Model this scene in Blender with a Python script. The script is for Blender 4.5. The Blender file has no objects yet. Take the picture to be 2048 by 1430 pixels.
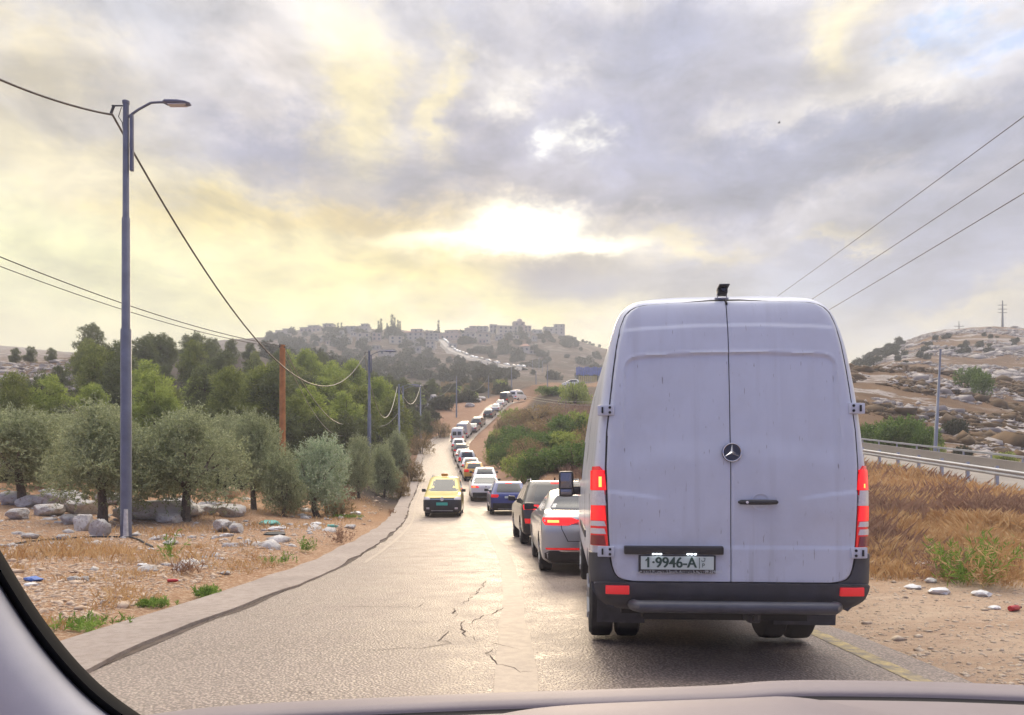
import bpy, bmesh, math, random
import numpy as np
from mathutils import Vector, Matrix, Euler

R = math.radians
C = bpy.context.scene.collection
SC = bpy.context.scene
F, CX, HY, EYE = 1500.0, 1024.0, 975.0, 1.35      # focal length in photo pixels, principal column, level line, eye height


def W(px, py, d):
    """point at distance d (metres ahead) seen at photo pixel px, py"""
    return Vector(((px - CX) / F * d, d, EYE - (py - HY) / F * d))


# ---------------------------------------------------------------- camera
cd = bpy.data.cameras.new('camera')
cam = bpy.data.objects.new('camera', cd)
C.objects.link(cam)
cam.location = (0, 0, EYE)
cam.rotation_euler = (R(90), 0, 0)
cd.sensor_width = 36
cd.lens = F / 2048 * 36
cd.shift_y = (HY - 715) / 2048
cd.clip_start = 0.05
cd.clip_end = 6000
SC.camera = cam

# ---------------------------------------------------------------- exposure
SC.view_settings.view_transform = 'Standard'
SC.view_settings.look = 'None'
SC.view_settings.exposure = 0.26
SC.view_settings.gamma = 1.0
SC.render.engine = 'CYCLES'
SC.cycles.use_denoising = True
SC.cycles.max_bounces = 6
SC.cycles.volume_bounces = 1
SC.cycles.transparent_max_bounces = 12
SC.cycles.caustics_reflective = False
SC.cycles.caustics_refractive = False
SC.cycles.sample_clamp_indirect = 8

# ---------------------------------------------------------------- sun
SUN_AZ, SUN_EL = math.atan((1062 - CX) / F), math.atan((HY - 470) / F)
sl = bpy.data.lights.new('sun', 'SUN')
sl.energy = 1.5
sl.angle = R(12)
sl.color = (1.0, 0.78, 0.54)
sun = bpy.data.objects.new('sun', sl)
C.objects.link(sun)
sun.rotation_euler = (R(90) - SUN_EL, 0, R(180) - SUN_AZ)
sun.location = (0, 0, 300)


def lin(r, g, b):
    f = lambda c: (c / 255 / 12.92) if c <= 10 else ((c / 255 + 0.055) / 1.055) ** 2.4   # sRGB to linear
    return (f(r), f(g), f(b), 1.0)


# ---------------------------------------------------------------- world: daylight sky with a deck of broken cloud
wd = bpy.data.worlds.new('World')
SC.world = wd
wd.use_nodes = True
wt = wd.node_tree
wt.nodes.clear()


def wn(t, **kw):
    n = wt.nodes.new(t)
    for k, v in kw.items():
        setattr(n, k, v)
    return n


def wset(n, i, v):
    if hasattr(v, 'is_output'):
        wt.links.new(v, n.inputs[i])
    else:
        n.inputs[i].default_value = v


def wmath(op, a, b=0.0, c=0.0, clamp=False):
    n = wn('ShaderNodeMath', operation=op, use_clamp=clamp)
    wset(n, 0, a); wset(n, 1, b); wset(n, 2, c)
    return n.outputs[0]


def wmix(f, a, b, blend='MIX'):
    n = wn('ShaderNodeMix', data_type='RGBA', blend_type=blend)
    wset(n, 0, f); wset(n, 6, a); wset(n, 7, b)
    return n.outputs[2]


tc = wn('ShaderNodeTexCoord')
sx = wn('ShaderNodeSeparateXYZ')
wt.links.new(tc.outputs['Generated'], sx.inputs[0])
az = wmath('ARCTAN2', sx.outputs[0], sx.outputs[1])
el = wmath('ARCSINE', sx.outputs[2])
# cloud-deck plane coordinates (perspective of a flat cloud layer)
den = wmath('ADD', wmath('MAXIMUM', sx.outputs[2], 0.0), 0.16)
pv = wn('ShaderNodeCombineXYZ')
wset(pv, 0, wmath('DIVIDE', sx.outputs[0], den)); wset(pv, 1, wmath('DIVIDE', sx.outputs[1], den)); wset(pv, 2, 0.0)


def wnoise(vec, scale, detail, rough, off=0.0, dist=0.0):
    n = wn('ShaderNodeTexNoise')
    n.inputs['Scale'].default_value = scale
    n.inputs['Detail'].default_value = detail
    n.inputs['Roughness'].default_value = rough
    n.inputs['Distortion'].default_value = dist
    m = wn('ShaderNodeVectorMath', operation='ADD')
    wt.links.new(vec, m.inputs[0]); m.inputs[1].default_value = (off, off * 1.7, off * .3)
    wt.links.new(m.outputs[0], n.inputs['Vector'])
    return n


ae = wn('ShaderNodeCombineXYZ')
wset(ae, 0, az); wset(ae, 1, wmath('MULTIPLY', el, 1.7)); wset(ae, 2, 0.0)
wrp = wnoise(ae.outputs[0], 5.0, 9, 0.66, 3.1)
sep = wn('ShaderNodeSeparateColor')
wt.links.new(wrp.outputs['Color'], sep.inputs[0])
wu = wmath('MULTIPLY_ADD', wmath('SUBTRACT', sep.outputs[0], 0.5), 0.32, az)
wv = wmath('MULTIPLY_ADD', wmath('SUBTRACT', sep.outputs[1], 0.5), 0.20, el)
wp = wn('ShaderNodeCombineXYZ')
wset(wp, 0, wu); wset(wp, 1, wv); wset(wp, 2, 0.0)


def azel(px, py):
    u, v = (px - CX) / F, (HY - py) / F
    return math.atan(u), math.atan2(v, math.sqrt(1 + u * u))


sky = wn('ShaderNodeTexSky', sky_type='NISHITA')
sky.sun_disc = False
sky.sun_elevation = SUN_EL
sky.sun_rotation = SUN_AZ
sky.dust_density = 2.0
skc = wmix(1.0, sky.outputs[0], (0.10, 0.10, 0.10, 1), 'MULTIPLY')
# the deck: thin bright cloud low down, thicker lilac cloud higher
ramp = wn('ShaderNodeValToRGB')
wset(ramp, 0, wmath('MULTIPLY', wv, 1.0 / 0.62, clamp=True))
cr = ramp.color_ramp
cr.elements[0].position = 0.0; cr.elements[0].color = lin(240, 220, 165)
cr.elements[1].position = 1.0; cr.elements[1].color = lin(212, 208, 212)
for p, c in ((0.28, (242, 226, 168)), (0.42, (236, 220, 190)), (0.56, (208, 202, 208)), (0.72, (212, 206, 210)), (0.9, (218, 213, 216))):
    e = cr.elements.new(p); e.color = lin(*c)
col = wmix(0.88, skc, ramp.outputs[0])
BLOBS = [  # px, py, sx, sy (photo px), colour, strength: patches of the cloud deck
    (1750, 560, 520, 170, (146, 154, 184), .85), (1500, 520, 260, 90, (142, 148, 178), .6), (2000, 470, 240, 130, (136, 144, 176), .7),
    (1180, 260, 400, 90, (120, 126, 164), .92), (590, 285, 280, 62, (120, 126, 162), .92), (350, 300, 160, 50, (122, 128, 162), .8),
    (850, 350, 260, 60, (128, 130, 156), .85), (1480, 320, 330, 80, (122, 130, 166), .9), (1850, 300, 260, 90, (124, 134, 168), .85),
    (1280, 90, 280, 80, (134, 142, 176), .85), (900, 50, 170, 60, (136, 142, 170), .7), (330, 60, 220, 60, (152, 158, 176), .7), (160, 180, 140, 50, (188, 184, 186), .6),
    (1250, 400, 330, 36, (130, 132, 154), .8), (1650, 110, 150, 60, (146, 152, 182), .6), (620, 370, 200, 34, (176, 166, 168), .6),
    (700, 180, 85, 120, (256, 238, 178), .9), (890, 190, 46, 90, (252, 235, 182), .85), (120, 290, 200, 50, (250, 231, 172), .7), (60, 110, 120, 60, (244, 227, 182), .8),
    (1690, 60, 70, 60, (252, 236, 190), .8), (1920, 90, 130, 50, (250, 244, 240), .9), (1750, 200, 220, 36, (244, 236, 226), .7), (1060, 190, 50, 50, (258, 250, 240), .9),
    (1180, 280, 46, 34, (262, 258, 250), .95), (1440, 262, 60, 30, (236, 228, 220), .45), (500, 140, 100, 50, (240, 228, 220), .7), (560, 30, 90, 40, (236, 228, 224), .6), (1000, 130, 80, 30, (232, 226, 226), .6),
    (1900, 55, 45, 26, (140, 184, 244), .65), (2020, 75, 60, 34, (140, 178, 240), .7),
    (150, 520, 380, 110, (240, 239, 172), .85), (420, 430, 260, 46, (252, 225, 124), .8), (340, 560, 70, 20, (206, 200, 172), .7), (620, 600, 330, 60, (252, 241, 162), .7),
    (760, 460, 230, 46, (262, 227, 126), .8), (900, 560, 330, 60, (258, 235, 138), .9), (560, 500, 240, 30, (250, 231, 156), .6),
    (1060, 610, 170, 36, (262, 247, 168), .9), (1400, 480, 120, 26, (248, 229, 172), .65), (1560, 600, 240, 60, (158, 168, 190), .5), (1700, 400, 200, 24, (222, 214, 212), .5), (1700, 450, 60, 16, (244, 227, 172), .5),
    (1960, 600, 160, 30, (232, 217, 170), .6),
]
for (bx, by, bsx, bsy, bc, bs) in BLOBS:
    a0, e0 = azel(bx, by)
    iu, iv = F / bsx, F / bsy
    m = wn('ShaderNodeVectorMath', operation='MULTIPLY_ADD')
    wt.links.new(wp.outputs[0], m.inputs[0])
    m.inputs[1].default_value = (iu, iv, 0)
    m.inputs[2].default_value = (-a0 * iu, -e0 * iv, 0)
    d = wn('ShaderNodeVectorMath', operation='DOT_PRODUCT')
    wt.links.new(m.outputs[0], d.inputs[0]); wt.links.new(m.outputs[0], d.inputs[1])
    g = wmath('POWER', 0.3679, d.outputs['Value'])
    col = wmix(wmath('MULTIPLY', g, bs), col, lin(*bc))
# fine broken texture of the deck
nz = wnoise(pv.outputs[0], 2.8, 9, 0.58, 7.7, 0.35)
nz2 = wnoise(ae.outputs[0], 8.0, 6, 0.6, 1.3, 0.4)
tex = wmath('ADD', wmath('MULTIPLY', nz.outputs[0], 0.6), wmath('MULTIPLY', nz2.outputs[0], 0.4))
mr = wn('ShaderNodeMapRange'); wset(mr, 0, tex)
mr.inputs[1].default_value = 0.385; mr.inputs[2].default_value = 0.615; mr.inputs[3].default_value = 0.52; mr.inputs[4].default_value = 1.20
cc = wn('ShaderNodeCombineColor')
for i in range(3):
    wset(cc, i, mr.outputs[0])
lo_ = wn('ShaderNodeMapRange', interpolation_type='SMOOTHSTEP'); wset(lo_, 0, el)
lo_.inputs[1].default_value = R(7); lo_.inputs[2].default_value = R(19); lo_.inputs[3].default_value = .35; lo_.inputs[4].default_value = 1
col = wmix(1.0, col, wmix(lo_.outputs[0], (.90, .90, .90, 1), cc.outputs[0]), 'MULTIPLY')
# the break in the cloud where the sun stands: three overlapping openings
for (bx, by, bsx, bsy, bc, bs) in ((1055, 464, 84, 28, (3.2, 3.0, 2.3, 1), .95), (1005, 494, 165, 14, (2.6, 2.3, 1.5, 1), .9), (1185, 502, 85, 15, (2.4, 2.2, 1.6, 1), .9), (940, 505, 110, 18, (1.6, 1.4, .8, 1), .6)):
    a0, e0 = azel(bx, by)
    iu, iv = F / bsx, F / bsy
    m = wn('ShaderNodeVectorMath', operation='MULTIPLY_ADD')
    mid = wn('ShaderNodeMix', data_type='VECTOR')
    mid.inputs[0].default_value = 0.62
    wt.links.new(ae.outputs[0], mid.inputs[4])
    m0 = wn('ShaderNodeCombineXYZ')
    wset(m0, 0, wmath('ADD', wmath('MULTIPLY', az, .55), wmath('MULTIPLY', wu, .45)))
    wset(m0, 1, wmath('ADD', wmath('MULTIPLY', el, .55), wmath('MULTIPLY', wv, .45))); wset(m0, 2, 0.0)
    wt.links.new(m0.outputs[0], m.inputs[0])
    m.inputs[1].default_value = (iu, iv, 0)
    m.inputs[2].default_value = (-a0 * iu, -e0 * iv, 0)
    d = wn('ShaderNodeVectorMath', operation='DOT_PRODUCT')
    wt.links.new(m.outputs[0], d.inputs[0]); wt.links.new(m.outputs[0], d.inputs[1])
    g = wmath('POWER', 0.3679, d.outputs['Value'])
    col = wmix(wmath('MULTIPLY', g, bs), col, bc)
# small dark cloud under the break
for (bx, by, bsx, bsy, bc, bs) in ((1110, 545, 112, 34, (136, 130, 136), .95), (1200, 572, 130, 26, (150, 150, 166), .85), (980, 520, 80, 10, (240, 214, 160), .6)):
    a0, e0 = azel(bx, by)
    iu, iv = F / bsx, F / bsy
    m = wn('ShaderNodeVectorMath', operation='MULTIPLY_ADD')
    m0 = wn('ShaderNodeCombineXYZ')
    wset(m0, 0, wmath('ADD', wmath('MULTIPLY', az, .6), wmath('MULTIPLY', wu, .4)))
    wset(m0, 1, wmath('ADD', wmath('MULTIPLY', el, .6), wmath('MULTIPLY', wv, .4))); wset(m0, 2, 0.0)
    wt.links.new(m0.outputs[0], m.inputs[0])
    m.inputs[1].default_value = (iu, iv, 0)
    m.inputs[2].default_value = (-a0 * iu, -e0 * iv, 0)
    d = wn('ShaderNodeVectorMath', operation='DOT_PRODUCT')
    wt.links.new(m.outputs[0], d.inputs[0]); wt.links.new(m.outputs[0], d.inputs[1])
    g = wmath('POWER', 0.3679, d.outputs['Value'])
    col = wmix(wmath('MULTIPLY', g, bs), col, lin(*bc))
# unseen sky shaped as fill light: bright overhead for ground, blue-lilac behind for van
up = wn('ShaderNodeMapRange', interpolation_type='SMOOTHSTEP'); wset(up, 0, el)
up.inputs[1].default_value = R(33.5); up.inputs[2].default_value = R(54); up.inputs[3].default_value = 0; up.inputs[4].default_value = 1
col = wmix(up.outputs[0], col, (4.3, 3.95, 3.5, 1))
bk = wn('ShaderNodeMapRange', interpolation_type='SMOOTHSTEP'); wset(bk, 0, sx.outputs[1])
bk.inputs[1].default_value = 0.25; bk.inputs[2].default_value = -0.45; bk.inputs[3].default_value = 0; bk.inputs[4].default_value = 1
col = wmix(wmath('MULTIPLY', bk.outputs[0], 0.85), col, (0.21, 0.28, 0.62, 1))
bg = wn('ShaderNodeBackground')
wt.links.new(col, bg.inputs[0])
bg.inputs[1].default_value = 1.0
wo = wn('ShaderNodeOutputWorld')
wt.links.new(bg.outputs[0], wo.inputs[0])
HAZE_DENSITY = 0.00055

# ================================================================ helpers
rng = np.random.default_rng(11)
random.seed(11)


class MB:
    """collects shapes for ONE mesh object"""
    def __init__(s):
        s.v, s.f, s.n = [], [], 0

    def add(s, v, f):
        o = s.n
        s.v.extend([tuple(p) for p in v]); s.n += len(v)
        s.f.extend([tuple(i + o for i in q) for q in f])
        return s

    def box(s, c, sz, rot=None, bev=0.0):
        bm = bmesh.new()
        bmesh.ops.create_cube(bm, size=1)
        bmesh.ops.scale(bm, vec=sz, verts=bm.verts)
        if bev:
            bmesh.ops.bevel(bm, geom=bm.edges[:], offset=bev, segments=2, affect='EDGES', profile=.6)
        m = Matrix.Translation(c) @ (Euler(rot).to_matrix().to_4x4() if rot else Matrix())
        bm.transform(m)
        bm.verts.index_update()
        s.add([v.co[:] for v in bm.verts], [[v.index for v in f.verts] for f in bm.faces])
        bm.free()
        return s

    def tube(s, pts, rad, n=8, caps=True):
        pts = [Vector(p) for p in pts]
        if not hasattr(rad, '__len__'):
            rad = [rad] * len(pts)
        rows = []
        up = None
        for i, p in enumerate(pts):
            t = (pts[min(i + 1, len(pts) - 1)] - pts[max(i - 1, 0)]).normalized()
            if up is None:
                up = Vector((0, 0, 1)) if abs(t.z) < .9 else Vector((1, 0, 0))
            a = t.cross(up).normalized()
            b = a.cross(t).normalized()
            up = b
            rows.append([p + (a * math.cos(k * 2 * math.pi / n) + b * math.sin(k * 2 * math.pi / n)) * rad[i] for k in range(n)])
        v = [q for r in rows for q in r]
        f = [(i * n + k, i * n + (k + 1) % n, (i + 1) * n + (k + 1) % n, (i + 1) * n + k) for i in range(len(rows) - 1) for k in range(n)]
        if caps:
            f.append(tuple(range(n - 1, -1, -1)))
            f.append(tuple((len(rows) - 1) * n + k for k in range(n)))
        return s.add(v, f)

    def lathe(s, prof, axis='x', c=(0, 0, 0), n=24):
        """prof: (radius, along axis)"""
        v, f = [], []
        for (r, h) in prof:
            for k in range(n):
                a = 2 * math.pi * k / n
                p = {'x': (h, r * math.cos(a), r * math.sin(a)), 'y': (r * math.cos(a), h, r * math.sin(a)), 'z': (r * math.cos(a), r * math.sin(a), h)}[axis]
                v.append((p[0] + c[0], p[1] + c[1], p[2] + c[2]))
        m = len(prof)
        f = [(i * n + k, i * n + (k + 1) % n, (i + 1) * n + (k + 1) % n, (i + 1) * n + k) for i in range(m - 1) for k in range(n)]
        f.append(tuple(range(n)))
        f.append(tuple((m - 1) * n + k for k in range(n)))
        return s.add(v, f)

    def grid(s, P, skirt=None, flip=False):
        """P: rows x cols x 3 array; skirt: same shape, the inner copy the rim is closed to"""
        P = np.asarray(P); a, b = P.shape[:2]
        v = P.reshape(-1, 3)
        f = []
        for i in range(a - 1):
            for j in range(b - 1):
                q = (i * b + j, i * b + j + 1, (i + 1) * b + j + 1, (i + 1) * b + j)
                f.append(q[::-1] if flip else q)
        o = s.n
        s.add(v, f)
        if skirt is not None:
            rim = [(0, j) for j in range(b)] + [(i, b - 1) for i in range(1, a)] + [(a - 1, j) for j in range(b - 2, -1, -1)] + [(i, 0) for i in range(a - 2, 0, -1)]
            S = np.asarray(skirt)
            base = s.n
            s.v.extend([tuple(S[i, j]) for (i, j) in rim]); s.n += len(rim)
            k = len(rim)
            for t in range(k):
                i0, i1 = rim[t], rim[(t + 1) % k]
                q = (o + i0[0] * b + i0[1], base + t, base + (t + 1) % k, o + i1[0] * b + i1[1])
                s.f.append(q[::-1] if flip else q)
        return s

    def prism(s, poly, y0, y1):
        """poly in x,z extruded from y0 to y1"""
        n = len(poly)
        v = [(x, y0, z) for x, z in poly] + [(x, y1, z) for x, z in poly]
        f = [tuple(range(n)), tuple(range(2 * n - 1, n - 1, -1))] + [(i, (i + 1) % n, n + (i + 1) % n, n + i) for i in range(n)]
        return s.add(v, f)

    def build(s, name, mat, parent=None, smooth=40, fix=True):
        me = bpy.data.meshes.new(name)
        me.from_pydata(s.v, [], s.f)
        if fix:
            bm = bmesh.new(); bm.from_mesh(me)
            bmesh.ops.recalc_face_normals(bm, faces=bm.faces)
            bm.to_mesh(me); bm.free()
        return link(name, me, mat, parent, smooth)


def link(name, me, mat, parent=None, smooth=40):
    o = bpy.data.objects.new(name, me)
    C.objects.link(o)
    if mat:
        me.materials.append(mat)
    if smooth:
        me.shade_smooth()
        if smooth < 180:
            me.set_sharp_from_angle(angle=R(smooth))
    if parent:
        o.parent = parent
    return o


def arr_mesh(name, V, Q):
    """fast mesh from numpy arrays; Q has 3 or 4 columns"""
    me = bpy.data.meshes.new(name)
    V = np.ascontiguousarray(V, dtype=np.float32); Q = np.ascontiguousarray(Q, dtype=np.int32)
    k = Q.shape[1]
    me.vertices.add(len(V)); me.vertices.foreach_set('co', V.ravel())
    me.loops.add(Q.size); me.loops.foreach_set('vertex_index', Q.ravel())
    me.polygons.add(len(Q))
    me.polygons.foreach_set('loop_start', np.arange(0, Q.size, k, dtype=np.int32))
    me.update(calc_edges=True)
    me.validate()
    return me


def tag(o, label=None, cat=None, group=None, kind=None):
    if label: o['label'] = label
    if cat: o['category'] = cat
    if group: o['group'] = group
    if kind: o['kind'] = kind
    return o


def empty(name, loc=(0, 0, 0), rot=(0, 0, 0)):
    o = bpy.data.objects.new(name, None)
    C.objects.link(o)
    o.location = loc; o.rotation_euler = rot
    o.empty_display_size = .2
    return o


def copy_tree(o, parent=None):
    c = o.copy()
    C.objects.link(c)
    c.parent = parent
    for ch in list(o.children):
        copy_tree(ch, c)
    return c


# ---- materials
def mat(name, col, rough=.6, metal=0.0, var=0.0, vscale=4.0, bump=0.0, bscale=20.0, coat=0.0, emit=None, estr=0.0, spec=.5, transl=0.0, var_col=None, bdist=0.02, detail=6):
    m = bpy.data.materials.new(name)
    m.use_nodes = True
    t = m.node_tree
    p = t.nodes['Principled BSDF']
    c = (*col[:3], 1)
    p.inputs['Base Color'].default_value = c
    p.inputs['Roughness'].default_value = rough
    p.inputs['Metallic'].default_value = metal
    p.inputs['Specular IOR Level'].default_value = spec
    if coat:
        p.inputs['Coat Weight'].default_value = coat
        p.inputs['Coat Roughness'].default_value = .04
    if emit:
        p.inputs['Emission Color'].default_value = (*emit[:3], 1)
        p.inputs['Emission Strength'].default_value = estr
    tcn = t.nodes.new('ShaderNodeTexCoord')
    if var or var_col:
        n = t.nodes.new('ShaderNodeTexNoise')
        n.inputs['Scale'].default_value = vscale
        n.inputs['Detail'].default_value = detail
        n.inputs['Roughness'].default_value = .6
        t.links.new(tcn.outputs['Object'], n.inputs['Vector'])
        mr_ = t.nodes.new('ShaderNodeMapRange')
        mr_.inputs[1].default_value = .32; mr_.inputs[2].default_value = .68
        t.links.new(n.outputs[0], mr_.inputs[0])
        mx = t.nodes.new('ShaderNodeMix'); mx.data_type = 'RGBA'
        t.links.new(mr_.outputs[0], mx.inputs[0])
        c2 = var_col if var_col else tuple(x * (1 + var) for x in col[:3])
        c1 = col[:3] if var_col else tuple(x * (1 - var) for x in col[:3])
        mx.inputs[6].default_value = (*c1, 1); mx.inputs[7].default_value = (*c2[:3], 1)
        t.links.new(mx.outputs[2], p.inputs['Base Color'])
        csock = mx.outputs[2]
    if bump:
        n2 = t.nodes.new('ShaderNodeTexNoise')
        n2.inputs['Scale'].default_value = bscale
        n2.inputs['Detail'].default_value = 5
        t.links.new(tcn.outputs['Object'], n2.inputs['Vector'])
        b = t.nodes.new('ShaderNodeBump')
        b.inputs['Strength'].default_value = bump
        b.inputs['Distance'].default_value = bdist
        t.links.new(n2.outputs[0], b.inputs['Height'])
        t.links.new(b.outputs[0], p.inputs['Normal'])
    if transl:
        tr = t.nodes.new('ShaderNodeBsdfTranslucent')
        ms = t.nodes.new('ShaderNodeMixShader')
        ms.inputs[0].default_value = transl
        if var or var_col:
            t.links.new(csock, tr.inputs[0])
        else:
            tr.inputs[0].default_value = c
        t.links.new(p.outputs[0], ms.inputs[1]); t.links.new(tr.outputs[0], ms.inputs[2])
        t.links.new(ms.outputs[0], t.nodes['Material Output'].inputs[0])
    return m


_paints = {}


def paint(col, rough=.32, metal=0.0):
    k = (col, rough, metal)
    if k not in _paints:
        _paints[k] = mat('car_paint', col, rough, metal, var=.04, vscale=3, coat=.7)
    return _paints[k]


M_glass = mat('dark_glass', (.018, .022, .028), .06, spec=.8)
M_rubber = mat('tyre_rubber', (.02, .02, .022), .85, bump=.3, bscale=60, bdist=.004)
M_black = mat('black_plastic', (.022, .023, .027), .5, var=.2, vscale=8)
M_chrome = mat('chrome', (.7, .7, .72), .15, 1.0)
M_rim = mat('alloy_rim', (.42, .42, .44), .35, .8)
M_red = mat('red_lens', (.42, .012, .012), .15, coat=.5)
M_red_on = mat('lit_brake_lens', (.6, .02, .02), .2, emit=(1, .012, .012), estr=1.0)
M_red_dim = mat('lit_tail_lens', (.55, .02, .02), .2, emit=(1, .012, .012), estr=.35)
M_bulb = mat('lit_bulb', (.9, .5, .2), .2, emit=(1, .42, .06), estr=1.6)
M_clear = mat('clear_lens', (.62, .58, .60), .2, coat=.5, var=.1, vscale=60)
M_white_plate = mat('white_plate', (.55, .62, .58), .4)
M_plate_ink = mat('plate_ink', (.02, .06, .045), .5)
M_bark = mat('bark', (.085, .062, .045), .9, var=.4, vscale=12, bump=.8, bscale=25)
M_steel = mat('galvanised_steel', (.36, .37, .40), .5, .5, var=.15, vscale=3)

# ---- value noise in numpy
def _h(ix, iy, s):
    n = (ix.astype(np.int64) * 374761393 + iy.astype(np.int64) * 668265263 + s * 974634777) & 0x7fffffff
    n = ((n ^ (n >> 13)) * 1274126177) & 0x7fffffff
    return ((n ^ (n >> 16)) & 0xffff) / 65535.0


def vnoise(x, y, s=0):
    x = np.asarray(x, float); y = np.asarray(y, float)
    ix, iy = np.floor(x), np.floor(y)
    fx, fy = x - ix, y - iy
    fx = fx * fx * (3 - 2 * fx); fy = fy * fy * (3 - 2 * fy)
    a, b, c, d = _h(ix, iy, s), _h(ix + 1, iy, s), _h(ix, iy + 1, s), _h(ix + 1, iy + 1, s)
    return (a + (b - a) * fx) * (1 - fy) + (c + (d - c) * fx) * fy - .5


def fbm(x, y, s=0, o=4):
    r, a = 0, 1.0
    for k in range(o):
        r = r + a * vnoise(x, y, s + k); x = x * 2.03 + 3.1; y = y * 2.03 - 1.7; a *= .5
    return r


def pchip(xs, ys, x):
    xs = np.asarray(xs, float); ys = np.asarray(ys, float); x = np.clip(x, xs[0], xs[-1])
    h = np.diff(xs); dl = np.diff(ys) / h
    m = np.zeros_like(ys)
    for i in range(1, len(xs) - 1):
        if dl[i - 1] * dl[i] > 0:
            w1, w2 = 2 * h[i] + h[i - 1], h[i] + 2 * h[i - 1]
            m[i] = (w1 + w2) / (w1 / dl[i - 1] + w2 / dl[i])
    m[0], m[-1] = dl[0], dl[-1]
    i = np.clip(np.searchsorted(xs, x, side='right') - 1, 0, len(xs) - 2)
    t = (x - xs[i]) / h[i]
    return ((1 + 2 * t) * (1 - t) ** 2 * ys[i] + t * (1 - t) ** 2 * h[i] * m[i] + t * t * (3 - 2 * t) * ys[i + 1] + t * t * (t - 1) * h[i] * m[i + 1])

# ================================================================ road line and terrain
ROAD_X = [(-40, 0), (10, 0), (14, -.05), (20, -.4), (28, -1.0), (36, -1.85), (48, -3.3), (55, -3.8), (64, -4.8), (71, -5.5), (80, -6.45), (88, -7.4), (96, -8.2), (105, -9.1), (116, -9.8), (127, -9.6), (133, -8.9), (140, -8.0), (150, -6.2), (156, -5.0), (163, -4.0), (172, -2.2), (185, 2), (200, 8), (225, 20)]
ROAD_Z = [(-40, 0), (4, 0), (10, -.08), (14, -.15), (20, -.15), (30, -.08), (36, 0), (42, .2), (48, .49), (55, 1.25), (64, 1.95), (71, 2.6), (80, 3.45), (88, 4.35), (96, 5.3), (105, 6.5), (116, 8.1), (127, 9.7), (133, 11.1), (140, 12.6), (150, 15.4), (156, 17.2), (163, 19), (172, 20.8), (185, 22.5), (200, 24.5), (225, 28)]
_d = np.arange(-40, 225.01, .5)


def _smooth(v, s):
    k = np.exp(-.5 * (np.arange(-12, 13) / s) ** 2); k /= k.sum()
    return np.convolve(np.pad(v, 12, mode='edge'), k, 'valid')


RX = _smooth(pchip(*zip(*ROAD_X), _d), 5)
RZ = _smooth(pchip(*zip(*ROAD_Z), _d), 3)
road_x = lambda d: np.interp(d, _d, RX)
road_z = lambda d: np.interp(d, _d, RZ)
road_t = lambda d: (road_x(d + 1.5) - road_x(d - 1.5)) / 3.0        # dx/dd
road_s = lambda d: (road_z(d + 1.5) - road_z(d - 1.5)) / 3.0


def Y(d, y):
    return (d, EYE - (y - HY) / F * d)


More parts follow.
